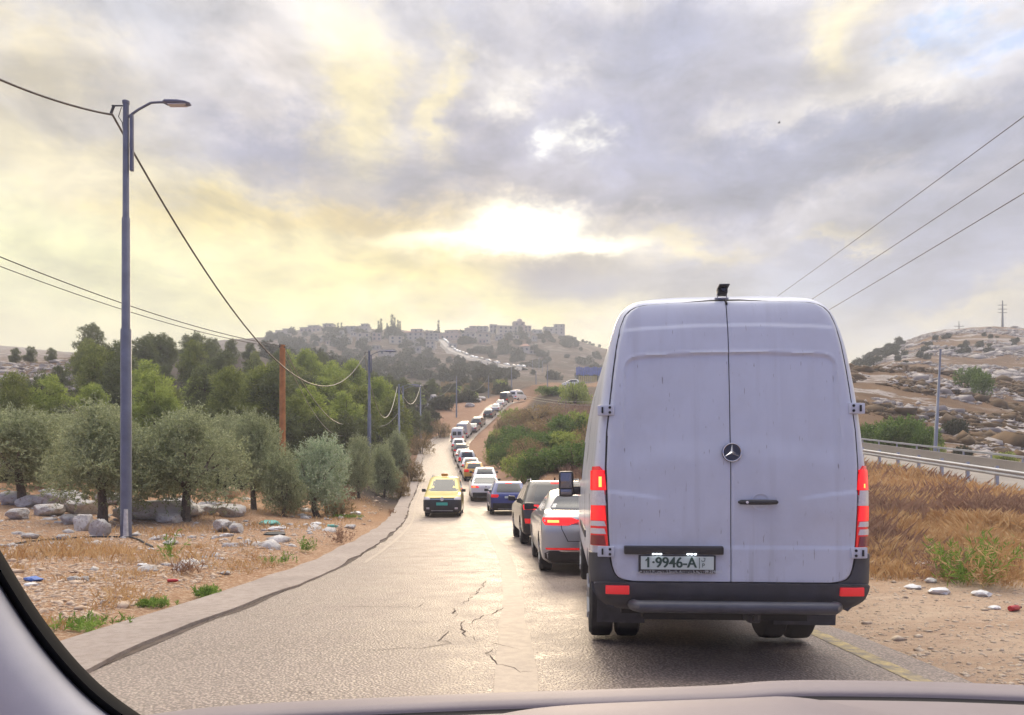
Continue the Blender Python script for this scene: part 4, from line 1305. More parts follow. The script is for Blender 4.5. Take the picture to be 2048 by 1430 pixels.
def car(name, lab, cat, levels, col, loc, yaw, pitch=0.0, scale=1.0, win=(0, 0, 0), rear_win=None, lights='dim', light_rows=None, high=True, plate=True, bumper=.46, rails=False,
        wheels=None, wr=.33, metal=0.0, detail=True, group='cars queuing in the right lane', chromebar=False, sidewin=None, roofcol=None):
    root = empty(name, loc, (pitch, 0, yaw))
    root.scale = (scale,) * 3
    tag(root, lab, cat, group)
    H = Hull(levels)
    mp = paint(col, .28, metal)
    b = H.body_mb().build('body', mp, root, 35)
    wy = wheels or (-1.40, 1.38)
    cut = []
    wmax = max(l[3] for l in levels)
    if detail:
        for y in wy:
            for sg in (-1, 1):
                cm = MB().lathe([(wr + .055, -.25), (wr + .055, .25)], 'x', (sg * (wmax - .10), y, wr), 28)
                cut.append(cm.build('cut', None, root))
        boolean_cut(b, cut)
        MB().box((0, (wy[0] + wy[1]) / 2, .42), (wmax * 1.5, (wy[1] - wy[0]) + 1.1, .36)).build('chassis', M_black, root, 30)
    for y in wy:
        for sg in (-1, 1):
            wheel(root, sg * (wmax - .125), y, wr, .22, detail, None, sg)
    zt = levels[-1][0]
    belt = rear_win[0] if rear_win else levels[-6][0] + .03
    top = rear_win[1] if rear_win else levels[-3][0] - .02
    # rear window
    w0, w1 = H.P(belt)[2], H.P(top)[2]
    H.patch('rear', [(belt, -w0 * .84, w0 * .84), (belt + (top - belt) * .25, -w0 * .86, w0 * .86), (top - .05, -w1 * .86, w1 * .86), (top, -w1 * .78, w1 * .78)], .004, 11).build('rear_window', M_glass, root, 60)
    # windscreen
    fb = levels[-6][0] + .02
    w0 = H.P(fb)[2]
    H.patch('front', [(fb, -w0 * .86, w0 * .86), (top, -w1 * .86, w1 * .86)], .004, 11).build('windscreen', M_glass, root, 60)
    # side windows
    for sg in (-1, 1):
        for k, (f0, f1) in enumerate(((.10, .36), (.38, .66), (.68, .93)) if detail else ((.1, .93),)):
            rows = []
            for q in range(5):
                z = belt + .01 + (top - belt - .02) * q / 4
                yr, yf, w = H.P(z)
                rows.append((z, yr + .2 + (yf - yr - .5) * f0, yr + .2 + (yf - yr - .5) * f1))
            H.patch('side', rows, .004, 5, 2, sg).build('side_window', M_glass, root, 60)
    # lower bumper
    z0 = levels[0][0] + .04
    wb = H.P(bumper - .05)[2]
    H.patch('rear', [(z0, -wb * .80, wb * .80), (z0 + .08, -wb * .94, wb * .94), (bumper - .04, -wb * .95, wb * .95), (bumper, -wb * .86, wb * .86)], .012, 17).build('rear_bumper', M_black, root, 50)
    if chromebar:
        H.patch('rear', [(z0 + .03, -wb * .6, wb * .6), (z0 + .07, -wb * .6, wb * .6)], .02, 13).build('bumper_trim', M_steel, root, 50)
    # tail lights
    lr = light_rows or [(.80, .58, .93), (.92, .56, .955), (.99, .66, .95)]
    lm = {'on': M_red_on, 'dim': M_red_dim, 'off': M_red}[lights]
    for sg in (-1, 1):
        rows = [(z, sg * a * wmax, sg * min(b_, .99) * min(H.P(z)[2], wmax)) for z, a, b_ in lr]
        L_ = H.patch('rear', rows, .012, 9).build('tail_light', lm, root, 50)
        if lights == 'on':
            zc = (lr[0][0] + lr[-1][0]) / 2
            H.patch('rear', [(zc - .022, sg * wmax * .68, sg * wmax * .88), (zc + .018, sg * wmax * .68, sg * wmax * .88)], .018, 5).build('bulb', M_bulb, L_, 50)
    if high:
        zz = top + .005
        H.patch('rear', [(zz, -.16, .16), (zz + .035, -.16, .16)], .016, 5).build('brake_light', M_red_on if lights != 'off' else M_red, root, 50)
    if plate:
        zp = plate if isinstance(plate, float) else .80
        MB().box((0, H.rear(0, zp) - .012, zp), (.46, .02, .11), (R(-4), 0, 0)).build('number_plate', M_white_plate, root, 30)
    for sg in (-1, 1):
        zb = levels[-6][0]
        yf = H.P(zb)[1]
        mbm = MB().box((sg * (wmax + .09), yf - .45, zb + .06), (.20, .10, .14), (0, 0, sg * R(-8)), .03)
        mbm.box((sg * (wmax - .02), yf - .43, zb + .03), (.12, .05, .05))
        mbm.build('side_mirror', M_black if not roofcol else mp, root, 40)
    if rails:
        for sg in (-1, 1):
            w = H.P(zt - .03)[2]
            MB().tube([(sg * w * .98, levels[-2][1] + .25, zt - .045), (sg * w * .95, levels[-2][1] + .4, zt + .03), (sg * w * .95, levels[-2][2] - .1, zt + .03), (sg * w * .98, levels[-2][2] + .05, zt - .045)], .018, 6).build('roof_rail', M_steel, root, 50)
    if detail:
        MB().box((0, H.rear(0, .92) - .008, .92 if levels is SEDAN else 1.0), (.07, .012, .07), None, .01).build('emblem', M_chrome, root, 30)
    return root


def place(px, d, dx=0.0):
    return (px - CX) / F * d + dx


WHITE, SILVER, DARK, BLACK, GREYC = (.72, .72, .72), (.50, .50, .51), (.045, .045, .05), (.016, .016, .019), (.20, .20, .215)


def q_yaw(d):
    return -math.atan(float(road_t(d)))


def q_pitch(d):
    return math.atan(float(road_s(d)))


def queue(name, lab, cat, lev, col, px, d, yaw=None, **kw):
    x = place(px, d)
    return car(name, lab, cat, lev, col, (x, d, float(road_z(d)) + .005), q_yaw(d) if yaw is None else yaw, q_pitch(d), **kw)


sed = car('sedan_car', 'silver white sedan with lit brake lights directly ahead of the white van', 'car', SEDAN, (.40, .40, .41), (1.38, 14.9, float(road_z(14.9)) + .004), R(1.0), 0, lights='on', metal=.35,
          light_rows=[(.86, .52, .93), (.93, .30, .985), (.985, .45, .985)], bumper=.44, plate=.72, wr=.335)
Hs = Hull(SEDAN)
for sg in (-1, 1):
    Hs.patch('rear', [(.875, sg * .12, sg * .56), (.955, sg * .16, sg * .60)], .01, 7).build('inner_tail_light', M_red, sed, 50)
    Hs.patch('rear', [(.455, sg * .22, sg * .84), (.485, sg * .26, sg * .86)], .012, 9).build('bumper_reflector', M_red_dim, sed, 50)
    Hs.patch('rear', [(.425, sg * .0, sg * .60), (.448, sg * .0, sg * .66)], .016, 9).build('bumper_trim', M_chrome, sed, 50)
Hs.patch('rear', [(.60, -.50, -.485), (.80, -.60, -.585), (.98, -.62, -.605)], .003, 3).build('boot_seam', M_black, sed, 50)
Hs.patch('rear', [(.592, -.50, .50), (.602, -.50, .50)], .003, 9).build('boot_seam', M_black, sed, 50)
suv = car('estate_car', 'dark brown estate car with roof rails and glowing brake lights behind the silver sedan', 'car', SUV, (.040, .034, .034), (1.06, 21.4, float(road_z(21)) + .004), R(3.6), 0, lights='on', rails=True, metal=.4,
          light_rows=[(.93, .50, .95), (1.0, .48, .97), (1.05, .58, .97)], bumper=.55, plate=.72, wr=.36)
Hv = Hull(SUV)
for sg in (-1, 1):
    Hv.patch('rear', [(.58, sg * .55, sg * .86), (.70, sg * .52, sg * .88)], .014, 7).build('fog_light', M_red_dim, suv, 50)
    Hv.patch('rear', [(.34, sg * .30, sg * .66), (.38, sg * .30, sg * .66)], .02, 7).build('exhaust_trim', M_chrome, suv, 50)
MB().tube([(0, -1.25, 1.66), (0, -1.4, 1.76)], [.03, .012], 6).build('roof_aerial', M_black, suv)
queue('hatchback_car', 'deep blue compact car with white number plate behind the oncoming taxi', 'car', [(a, b, c_, d_) for a, b, c_, d_ in SUV], (.022, .04, .20), 1012, 38.4, R(4.5), scale=.96, chromebar=True, rails=True, plate=.92, light_rows=[(.90, .62, .95), (1.0, .55, .97), (1.05, .60, .96)], bumper=.62)
queue('coupe_car', 'white coupe style off roader with sloping rear window behind the blue car', 'car', COUPE, WHITE, 968, 49.5, R(5), chromebar=True, light_rows=[(.92, .50, .95), (.98, .45, .97), (1.03, .60, .97)], lights='on', plate=False, bumper=.62, high=False)
queue('hatchback_car', 'white car with a bright red high brake light behind the white coupe', 'car', HATCH, WHITE, 968, 56.5, R(4), lights='on')
queue('taxi_car', 'yellow orange estate taxi in the queue with dark rear window', 'taxi', SUV, (.60, .34, .05), 946, 65, R(6), scale=.93, light_rows=[(.85, .55, .95), (1.0, .52, .97), (1.1, .60, .97)])
queue('hatchback_car', 'white hatchback squeezed between the yellow taxi and the silver people carrier', 'car', HATCH, WHITE, 939, 72, R(7), lights='dim')
queue('minivan_car', 'silver people carrier with wide dark rear window in the queue', 'car', MINIV, (.56, .57, .60), 931.5, 81, R(7), light_rows=[(.80, .70, .96), (1.05, .68, .98), (1.2, .72, .97)])
queue('sedan_car', 'white roofed car just past the silver people carrier', 'car', SEDAN, WHITE, 925, 89.5, lights='dim')
queue('estate_car', 'black estate car between two white ones in the distant queue', 'car', SUV, BLACK, 920.5, 97, lights='dim', detail=False)
queue('estate_car', 'white estate car right behind the minibus with two rear windows', 'car', SUV, WHITE, 916.5, 106, lights='dim', detail=False)
mini = queue('minibus', 'white minibus with two square rear windows at the road bend', 'minibus', PANEL, WHITE, 917, 118, rear_win=(1.35, 1.95), high=False, detail=False, light_rows=[(.9, .84, .97), (1.2, .84, .98), (1.3, .86, .98)], wheels=(-1.9, 1.8))
MB().box((0, -2.90, 1.65), (.16, .06, .64)).build('door_pillar', paint(WHITE), mini)
Hull(PANEL).patch('rear', [(.78, -.75, .75), (.98, -.75, .75)], .012, 9).build('orange_stripe', mat('orange_stripe', (.6, .2, .05), .4), mini)
queue('panel_van', 'grey high roofed van without rear windows ahead of the minibus', 'van', PANEL, (.42, .42, .46), 929, 129, rear_win=(1.9, 1.93), high=False, plate=False, detail=False, wheels=(-1.9, 1.8), scale=1.03)
queue('sedan_car', 'grey sedan on the slope ahead of the grey van', 'car', SEDAN, GREYC, 947, 134.5, detail=False, lights='off', high=False)
queue('estate_car', 'black off roader with white roof glint climbing the slope', 'car', SUV, BLACK, 957, 141, detail=False, lights='off', high=False, scale=1.08)
queue('hatchback_car', 'black hatchback alone in the gap on the climbing slope', 'car', HATCH, BLACK, 980, 150.5, detail=False, lights='off', high=False, scale=1.05)
queue('sedan_car', 'silver sedan third from the brow of the hill road', 'car', SEDAN, SILVER, 994, 157, detail=False, lights='off', high=False)
queue('sedan_car', 'pale grey sedan nearest the bus at the brow', 'car', SEDAN, (.38, .38, .40), 1003, 163.5, detail=False, lights='off', high=False)
queue('bus', 'dark olive bus with pale roof half hidden at the brow of the road', 'bus', PANEL, (.07, .07, .05), 1014, 172, rear_win=(1.3, 2.1), high=False, plate=False, detail=False, wheels=(-1.9, 1.8))
pt = car('delivery_van', 'white delivery van showing above the bushes at the brow', 'van', PANEL, WHITE, (place(1037, 185), 185, gz(place(1037, 185), 185) + .4), -.5, .1, rear_win=(1.4, 2.0), high=False, plate=False, detail=False, wheels=(-1.9, 1.8))
for k, (px, lv, cl, lab) in enumerate([(1100, SEDAN, WHITE, 'leftmost white car parked on the terrace below the blue hoarding'), (1112, HATCH, SILVER, 'silver car second from the left on the terrace'), (1127, SEDAN, (.6, .6, .62), 'pale car third from the left on the terrace'), (1141, MINIV, WHITE, 'tallest white vehicle on the terrace, next to the yellow green tree')]):
    x = place(px, 196)
    car('parked_car', lab, 'car', lv, cl, (x, 196, gz(x, 196) + .25), R(80), 0, lights='off', high=False, plate=False, detail=False, group='cars parked on the terrace')

# ---------------------------------------------------------------- oncoming taxi (front view)
TAXI = [(.17, -2.1, 2.1, .82), (.26, -2.2, 2.22, .89), (.50, -2.25, 2.28, .90), (.74, -2.25, 2.26, .90), (.86, -2.24, 2.18, .90), (.96, -2.23, 1.92, .895), (1.04, -2.22, 1.58, .885), (1.10, -2.21, 1.34, .87), (1.30, -2.18, 1.04, .83), (1.55, -2.10, .66, .77), (1.68, -2.04, .46, .735), (1.77, -1.92, .28, .69), (1.82, -1.7, -.02, .55)]
td = 36.6
tx = car('taxi_van', 'yellow taxi van with black bumper and roof sign coming towards the camera', 'taxi', TAXI, (.66, .52, .09), (place(881, 34.4), td, .01), R(180 + 2), 0, 1.04, rear_win=(1.14, 1.66), lights='off', high=False, plate=False, rails=True, wr=.32, group=None)
HT = Hull(TAXI)
tx.scale = (.955, 1.04, 1.04)
HT.patch('front', [(.19, -.78, .78), (.30, -.885, .885), (.52, -.899, .899), (.72, -.899, .899), (.745, -.88, .88)], .018, 41).build('front_bumper', M_black, tx, 50)
HT.patch('front', [(.745, -.56, .56), (.80, -.58, .58), (.825, -.58, .58)], .010, 15).build('grille', M_black, tx, 50)
HT.patch('front', [(.752, -.56, .56), (.768, -.56, .56)], .016, 15).build('grille_trim', M_chrome, tx, 50)
HT.patch('front', [(.26, -.52, .52), (.295, -.52, .52)], .02, 13).build('bumper_trim', M_steel, tx, 50)
for sg in (-1, 1):
    HT.patch('front', [(.735, sg * .60, sg * .86), (.80, sg * .56, sg * .885), (.87, sg * .66, sg * .885)], .016, 9).build('headlight', M_clear, tx, 50)
    HT.patch('front', [(.34, sg * .60, sg * .74), (.42, sg * .60, sg * .74)], .02, 5).build('fog_light', M_clear, tx, 50)
for sg in (-1, 1):
    HT.patch('side', [(.24, 1.72, 2.0), (.5, 1.78, 2.0), (.745, 1.80, 1.95)], .014, 5, 3, sg).build('bumper_corner', M_black, tx, 50)
MB().box((0, 2.32, .565), (.54, .02, .13), None, .004).build('number_plate', mat('green_plate', (.05, .42, .33), .4), tx)
em = MB().lathe([(.085, 2.27), (.085, 2.295), (.072, 2.298), (.072, 2.285), (.002, 2.285)], 'y', (0, 0, .775), 24).build('emblem', M_chrome, tx)
q = MB()
for pts in (((-.055, .035), (-.025, -.05), (0, .01), (.025, -.05), (.055, .035)), ((-.03, .06), (0, .005), (.03, .06))):
    q.tube([(a, 2.292, .775 + b) for a, b in pts], .007, 5)
q.build('letters', M_chrome, em)
sg_ = MB().box((0, .12, 1.885), (.34, .14, .12), None, .035).build('roof_sign', mat('amber_sign', (.55, .24, .04), .4), tx)
for sg in (-1, 1):
    MB().box((sg * .40, .2, 1.30), (.38, .12, .55), (R(10), 0, 0), .06).box((sg * .40, .17, 1.62), (.2, .09, .17), (R(10), 0, 0), .03).build('seat', M_black, tx)

# ================================================================ the white van ahead
VX, VD, VYAW = 1.572, 5.40, R(-4.2)
van = tag(empty('panel_van', (VX, VD, 0), (0, 0, VYAW)), 'white high roofed panel van with dirty twin rear doors right in front', 'van')
# local frame: y = 0 at the rear face, +y forward, z from the road
VAN = [(.49, .14, 6.5, .83), (.53, .06, 6.7, .91), (.60, .012, 6.8, .972), (.70, .0, 6.85, .985), (.95, .0, 6.85, .988), (1.25, .0, 6.6, .988), (1.45, .0, 6.1, .98), (1.70, .012, 5.7, .955), (1.95, .03, 5.45, .925), (2.20, .055, 5.2, .885), (2.40, .085, 4.98, .845), (2.55, .115, 4.78, .795), (2.63, .14, 4.6, .755), (2.675, .165, 4.4, .705), (2.70, .20, 4.3, .655), (2.712, .25, 4.2, .56), (2.722, .40, 3.9, .34)]
_vz = [a[0] for a in VAN]; _vy = [a[1] if a[0] > 1.4 else 0 for a in VAN]
zm = lambda z: 1.35 + (z - 1.35) * (1 + float(np.interp(z, _vz, _vy)) / 5.4)     # the upper body leans away: true height of what shows at z
VAN = [(zm(a), b, c_, d_ * (1 + (b if a > 1.4 else 0) / 5.4)) for a, b, c_, d_ in VAN]
HV = Hull(VAN, axr=.16, ayr=.13, axf=.5, ayf=.5)
g = NT('van_white_paint')
dirtn = g.noise(2.2, 7, .65, lo=.45, hi=.8)
streak = g.noise(3.5, 6, .6, stretch=(3.2, 1, .14), lo=.5, hi=.82)
sepz = g.n('ShaderNodeSeparateXYZ'); g.t.links.new(g.tc.outputs['Object'], sepz.inputs[0])
low = g.n('ShaderNodeMapRange'); g.t.links.new(sepz.outputs[2], low.inputs[0]); low.inputs[1].default_value = 1.15; low.inputs[2].default_value = .55; low.inputs[3].default_value = .30; low.inputs[4].default_value = .85
cvan = g.mix(g.math('MULTIPLY', g.math('MAXIMUM', dirtn, streak), low.outputs[0]), (.52, .55, .645), (.28, .27, .28))
scr = g.noise(16, 3, .5, stretch=(6, 1, .6), lo=.705, hi=.72)
cvan = g.mix(g.math('MULTIPLY', scr, .7), cvan, (.17, .15, .15))
g.out(cvan, g.math('MULTIPLY_ADD', dirtn, .2, .30), .5)
g.p.inputs['Coat Weight'].default_value = .25; g.p.inputs['Coat Roughness'].default_value = .15
M_van = g.m
vb = HV.body_mb(4).build('body', M_van, van, 35)
cut = []
for y in (1.42, 5.55):
    for sg in (-1, 1):
        cut.append(MB().lathe([(.44, -.33), (.44, .33)], 'x', (sg * .80, y, .36), 32).build('cut', None, van))
boolean_cut(vb, cut)
M_seal = mat('door_seal', (.012, .012, .014), .7)
XE = [(.675, .70), (.685, .77), (.70, .80), (.73, .825), (.78, .842), (.86, .856), (1.0, .868), (1.5, .884), (1.75, .872), (1.95, .848), (2.2, .815), (2.38, .785), (2.52, .750), (2.60, .715), (2.635, .68), (2.655, .64), (2.668, .58), (2.676, .48), (2.683, .30), (2.688, .12)]
XE = [(zm(a), b * (1 + (np.interp(a, _vz, _vy)) / 5.4)) for a, b in XE]
_xz = [a for a, b in XE]; _xx = [b for a, b in XE]


def sstep(a, b, x):
    t = min(1, max(0, (x - a) / (b - a)))
    return t * t * (3 - 2 * t)


def relief(x, z):
    """pressed shapes of the doors: metres outward"""
    r = 0.0
    ax = abs(x)
    top = zm(2.315) - .05 * ax ** 2                                  # upper edge of the recessed panel
    side = .765 - .02 * (z - 1.6)
    bot = 1.30 + .42 * max(0, 0.0)
    # rounded-corner box distance
    cr = .09
    dx, dz = ax - (side - cr), z - (top - cr)
    ds = math.hypot(max(dx, 0), max(dz, 0)) - cr if (dx > 0 and dz > 0) else max(dx, dz) - cr
    r -= .011 * sstep(.005, -.009, ds) * sstep(1.52, 1.72, z + .12 * (ax - .4))
    r += .005 * math.exp(-((ds - .006) / .010) ** 2) * sstep(1.5, 1.7, z)
    zz = zm(2.515) - .05 * ax ** 2                                   # soft fold near the roof
    r -= .009 * sstep(zz - .005, zz + .009, z) * sstep(.78, .70, ax)
    cl = 1.318 - .10 * max(0, .86 - ax) * 1.0 - .05 * max(0, .7 - ax) # crease running in from the lamps
    r += .009 * sstep(cl + .008, cl - .006, z) * sstep(.42, .62, ax) * sstep(1.0, 1.2, z)
    r += .007 * sstep(.925, .912, z)                              # lower sill fold
    return r


def door(sg, x0):
    zs = np.concatenate([np.linspace(.675, .80, 14), np.linspace(.815, zm(2.55), 125), np.linspace(zm(2.555), zm(2.688), 20)])
    xe = np.interp(zs, _xz, _xx)
    nx = 60
    G = np.zeros((len(zs), nx, 3))
    for i, z in enumerate(zs):
        a = .0035
        b = max(a + .01, xe[i])
        for j in range(nx):
            x = sg * (a + (b - a) * j / (nx - 1)) + x0
            edge = min(1.0, min(b - abs(x - x0), (abs(x - x0) - a)) / .012)
            G[i, j] = (x, HV.rear(x, z) - .021 - relief(x, z) + .006 * (1 - max(0, edge)) ** 2, z)
    S = G.copy(); S[..., 1] += .03
    return MB().grid(G, S, flip=(sg < 0)).build('rear_door', M_van, van, 50)


dL, dR = door(-1, 0), door(1, 0)
# dark door gap seen round and between the doors
zs = np.array(_xz); 
HV.patch('rear', [(z - (.012 if z < .7 else 0), -(x + .013), x + .013) for z, x in XE[:-1]] + [(zm(2.70), -.10, .10)], .004, 25, 2).build('door_seal', M_seal, van, 60)
# tail lights
zp = lambda py: EYE - (py - HY) * .0036
M_lamp_red = mat('van_lamp_red', (.55, .012, .015), .2, coat=.6, emit=(1, .008, .015), estr=.22, var=.12, vscale=40)
M_lamp_lit = mat('van_lamp_lit', (.7, .02, .02), .25, emit=(1, .008, .012), estr=.68, coat=.3)
M_lamp_dark = mat('van_lamp_dark_red', (.20, .01, .02), .25, coat=.6)
for sg in (-1, 1):
    lamp = HV.patch('rear', [(zp(1093), sg * .872, sg * .987), (zp(1000), sg * .893, sg * .984), (zp(945), sg * .895, sg * .978), (zp(932), sg * .93, sg * .974)], .014, 13, 4).build('tail_light', M_lamp_red, van, 50)
    for (ya, yb, m, nm) in ((980, 940, M_lamp_lit, 'brake_lens'), (1011, 981, M_clear, 'indicator_lens'), (1041, 1012, M_lamp_lit, 'lit_lens'), (1053, 1043, M_clear, 'reversing_lens'), (1069, 1058, M_clear, 'reversing_lens'), (1092, 1072, M_lamp_dark, 'reflector_lens')):
        HV.patch('rear', [(zp(ya), sg * (.885 + .0), sg * .983), (zp(yb), sg * .897, sg * .980)], .019, 11, 3).build(nm, m, lamp, 50)
    if sg < 0:
        HV.patch('rear', [(zp(974), -.912, -.930), (zp(953), -.912, -.930)], .022, 5, 3).build('bulb', M_bulb, lamp, 50)
    else:
        HV.patch('rear', [(zp(976), .925, .934), (zp(968), .925, .934)], .022, 3, 2).build('bulb', M_bulb, lamp, 50)
    # hinges
    for (py, sx_) in ((818, 1), (1104, 1)):
        z = zp(py)
        xc = np.interp(z, _xz, _xx) * sg
        y = HV.rear(xc * 1.01, z) - .008
        hb = MB().box((xc + sg * .028, y - .002, z), (.125, .05, .078), (0, 0, sg * R(14)), .008).build('hinge', M_van, van, 40)
        s_ = MB()
        for dz in (-.018, .018):
            s_.lathe([(.010, y - .040), (.010, y - .018)], 'y', (xc + sg * .005, 0, z + dz), 12)
        s_.box((xc + sg * .055, y - .012, z), (.012, .035, .045), (0, 0, sg * R(14)))
        s_.build('bolt', M_seal, hb, 40)
# emblem
ez = zp(905)
ey = HV.rear(0, ez) - .016
emo = MB().lathe([(.069, ey), (.069, ey - .024), (.060, ey - .024)], 'y', (.005, 0, ez), 40).build('emblem', mat('emblem_navy', (.012, .016, .035), .25, coat=.4), van, 40)
rg = MB()
rg.tube([(.005 + .064 * math.cos(a), ey - .026, ez + .064 * math.sin(a)) for a in np.linspace(0, 2 * math.pi, 49)], .0042, 8, False)
for a in (90, 210, 330):
    t = R(a); c_, s_ = math.cos(t), math.sin(t)
    nx_, nz_ = -s_, c_
    p0 = [(.005 + nx_ * .0115, ey - .024, ez + nz_ * .0115), (.005 - nx_ * .0115, ey - .024, ez - nz_ * .0115), (.005 + c_ * .062, ey - .026, ez + s_ * .062), (.005 - c_ * .004, ey - .036, ez - s_ * .004)]
    rg.add(p0, [(0, 3, 2), (3, 1, 2), (0, 1, 3)])
rg.build('star', M_chrome, emo, 30)
# handle with its round recess
hz = zp(1004); hx = (1513 - 1461) * .0036
M_recess = mat('recess_paint', (.50, .50, .53), .5)
hy = HV.rear(hx, hz) - .021
rc = MB().lathe([(.062, hy + .004), (.061, hy - .0045), (.055, hy - .002), (.03, hy + .0035), (.002, hy + .003)], 'y', (hx + .02, 0, hz), 36).build('handle_recess', M_van, dR, 60)
hd = MB()
hd.tube([(hx - .135, hy - .012, hz), (hx - .125, hy - .026, hz), (hx - .05, hy - .036, hz), (hx + .05, hy - .036, hz), (hx + .125, hy - .026, hz), (hx + .135, hy - .012, hz)], [.009, .016, .0185, .0185, .016, .009], 12)
hd.build('handle', M_black, dR, 60)
MB().lathe([(.010, hy - .055), (.010, hy - .045), (.001, hy - .056)], 'y', (hx - .085, 0, hz), 14).build('keyhole', M_chrome, dR)
# number plate, its frame and the lamp bar
pcx = (1354 - 1461) * .0036; pz = zp(1128); py_ = HV.rear(0, pz) - .04
npl = MB().box((pcx, py_, pz), (.545, .024, .128), None, .006).build('number_plate', M_black, van, 40)
MB().box((pcx, py_ - .0135, pz + .010), (.515, .004, .094)).build('plate_face', M_white_plate, npl, 30)
bar = MB().box(((1347 - 1461) * .0036, HV.rear(0, 1.0) - .04, zp(1100)), (.705, .05, .058), (R(8), 0, 0), .010).build('plate_lamp_bar', M_black, van, 40)
M_led = mat('white_led', (.9, .95, 1), .3, emit=(.85, .93, 1), estr=6)
for x0 in (1314, 1382):
    ld = MB()
    for k in (-1, 0, 1):
        ld.box(((x0 + k * 7 - 1461) * .0036, HV.rear(0, 1.0) - .06, zp(1107.5)), (.016, .014, .009))
    ld.build('plate_lamp', M_led, bar, 0)


def text(body, size, loc, m, name, parent, rot=(R(90), 0, 0), align='CENTER', bold=.0, sx=1.0, dup=0.0):
    cu = bpy.data.curves.new('t', 'FONT')
    cu.body = body; cu.size = size; cu.align_x = align; cu.align_y = 'CENTER'; cu.extrude = .001; cu.offset = bold
    t = bpy.data.objects.new('t', cu); C.objects.link(t)
    bpy.context.view_layer.update()
    me = bpy.data.meshes.new_from_object(t.evaluated_get(bpy.context.evaluated_depsgraph_get()))
    bpy.data.objects.remove(t)
    me.name = name
    me.materials.clear()
    if dup:                                             # heavier strokes: the outline twice, a hair apart
        n0 = len(me.vertices)
        vv = [v.co[:] for v in me.vertices]; ff = [p.vertices[:] for p in me.polygons]
        me = bpy.data.meshes.new(name)
        me.from_pydata([(a - dup, b, c_) for a, b, c_ in vv] + [(a + dup, b, c_ + .0003) for a, b, c_ in vv], [], [tuple(f) for f in ff] + [tuple(i + n0 for i in f) for f in ff])
    o = link(name, me, m, parent, 0)
    o.location = loc; o.rotation_euler = rot; o.scale = (sx, 1, 1)
    return o


ty = py_ - .017
_pn = text('1\u00b79946-A', .105, (pcx - .047, ty, pz + .010), M_plate_ink, 'plate_number', npl, bold=.0010, sx=.93, dup=.0022)
_x1 = min(v.co.x for v in bpy.data.objects[_pn.name].data.vertices) * .93 + pcx - .047
MB().tube([(_x1 + .012, ty, pz + .044), (_x1 - .012, ty, pz + .026)], .0055, 6).build('plate_number', M_plate_ink, npl, 0)
MB().box((pcx + .156, ty, pz + .010), (.004, .003, .078)).build('plate_divider', M_plate_ink, npl, 0)
text('P', .042, (pcx + .184, ty, pz - .008), M_plate_ink, 'plate_letter', npl)
aj = MB()
aj.tube([(pcx + .170, ty, pz + .030), (pcx + .174, ty, pz + .024), (pcx + .192, ty, pz + .024), (pcx + .196, ty, pz + .044), (pcx + .186, ty, pz + .046)], .0026, 5)
aj.build('plate_letter', M_plate_ink, npl, 0)
M_txt = mat('white_lettering', (.6, .62, .62), .5)
text('\u0645\u0639\u0631\u0636 \u062f\u064a\u0631 \u0627\u0644\u063a\u0635\u0648\u0646 \u0644\u0644\u0645\u0631\u0643\u0628\u0627\u062a - \u062a\u0644\u0641\u0648\u0646 : 09-2298971', .026, (pcx, py_ - .0135, pz - .052), M_txt, 'frame_lettering', npl)
# bumper: middle beam, rising corner pieces, reflectors, step tube
M_bump = mat('grey_bumper_plastic', (.040, .042, .052), .55, var=.3, vscale=5, bump=.15, bscale=180)
bz0, bz1 = .50, .668
bmp = HV.patch('rear', [(.49, -.72, .72), (.505, -.80, .80), (.53, -.875, .875), (.57, -.925, .925), (.62, -.945, .945), (bz1 - .012, -.95, .95), (bz1, -.945, .945)], .05, 41, 3, back=.02).build('rear_bumper', M_bump, van, 40)
for sg in (-1, 1):
    rows = [(.66, sg * .72, sg * .975), (.70, sg * .815, sg * .98), (.74, sg * .84, sg * .985), (.80, sg * .857, sg * .986), (.86, sg * .866, sg * .986), (.873, sg * .868, sg * .986)]
    HV.patch('rear', rows, .024, 13, 3).build('bumper_corner', M_bump, bmp, 40)
    # corner piece wrapping along the side
    rows = [(.47, .06, .98), (.60, .08, .96), (.70, .10, .62), (.86, .11, .36)]
    HV.patch('side', rows, .016, 9, 3, sg).build('side_cladding', M_bump, bmp, 40)
    xr = .80 if sg > 0 else -.81
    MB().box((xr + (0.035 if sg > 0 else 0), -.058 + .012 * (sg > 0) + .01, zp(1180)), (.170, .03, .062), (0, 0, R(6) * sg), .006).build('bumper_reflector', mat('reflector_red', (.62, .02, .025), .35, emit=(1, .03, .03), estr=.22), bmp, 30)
st = MB()
st.tube([(-.70, .10, .50), (-.695, -.06, .505), (-.66, -.13, .507), (0, -.14, .507), (.69, -.13, .507), (.725, -.06, .505), (.73, .10, .50)], [.036, .04, .043, .043, .043, .04, .036], 14)
st.box((0, -.10, .515), (1.34, .10, .05), None, .012)
st.build('step_bar', mat('step_bar_paint', (.055, .058, .075), .42, var=.25, vscale=6), van, 50)
hk = MB().box((.16, .05, .43), (.09, .2, .10), None, .02)
hk.tube([(.16, -.04, .42), (.16, -.09, .42), (.16, -.10, .46)], [.022, .02, .018], 8)
hk.build('tow_hook', M_black, van, 40)
MB().lathe([(.02, -.095), (.02, -.115), (.001, -.118)], 'y', (.125, 0, .485), 14).build('tow_socket', mat('brass', (.5, .36, .14), .35, .8), van)
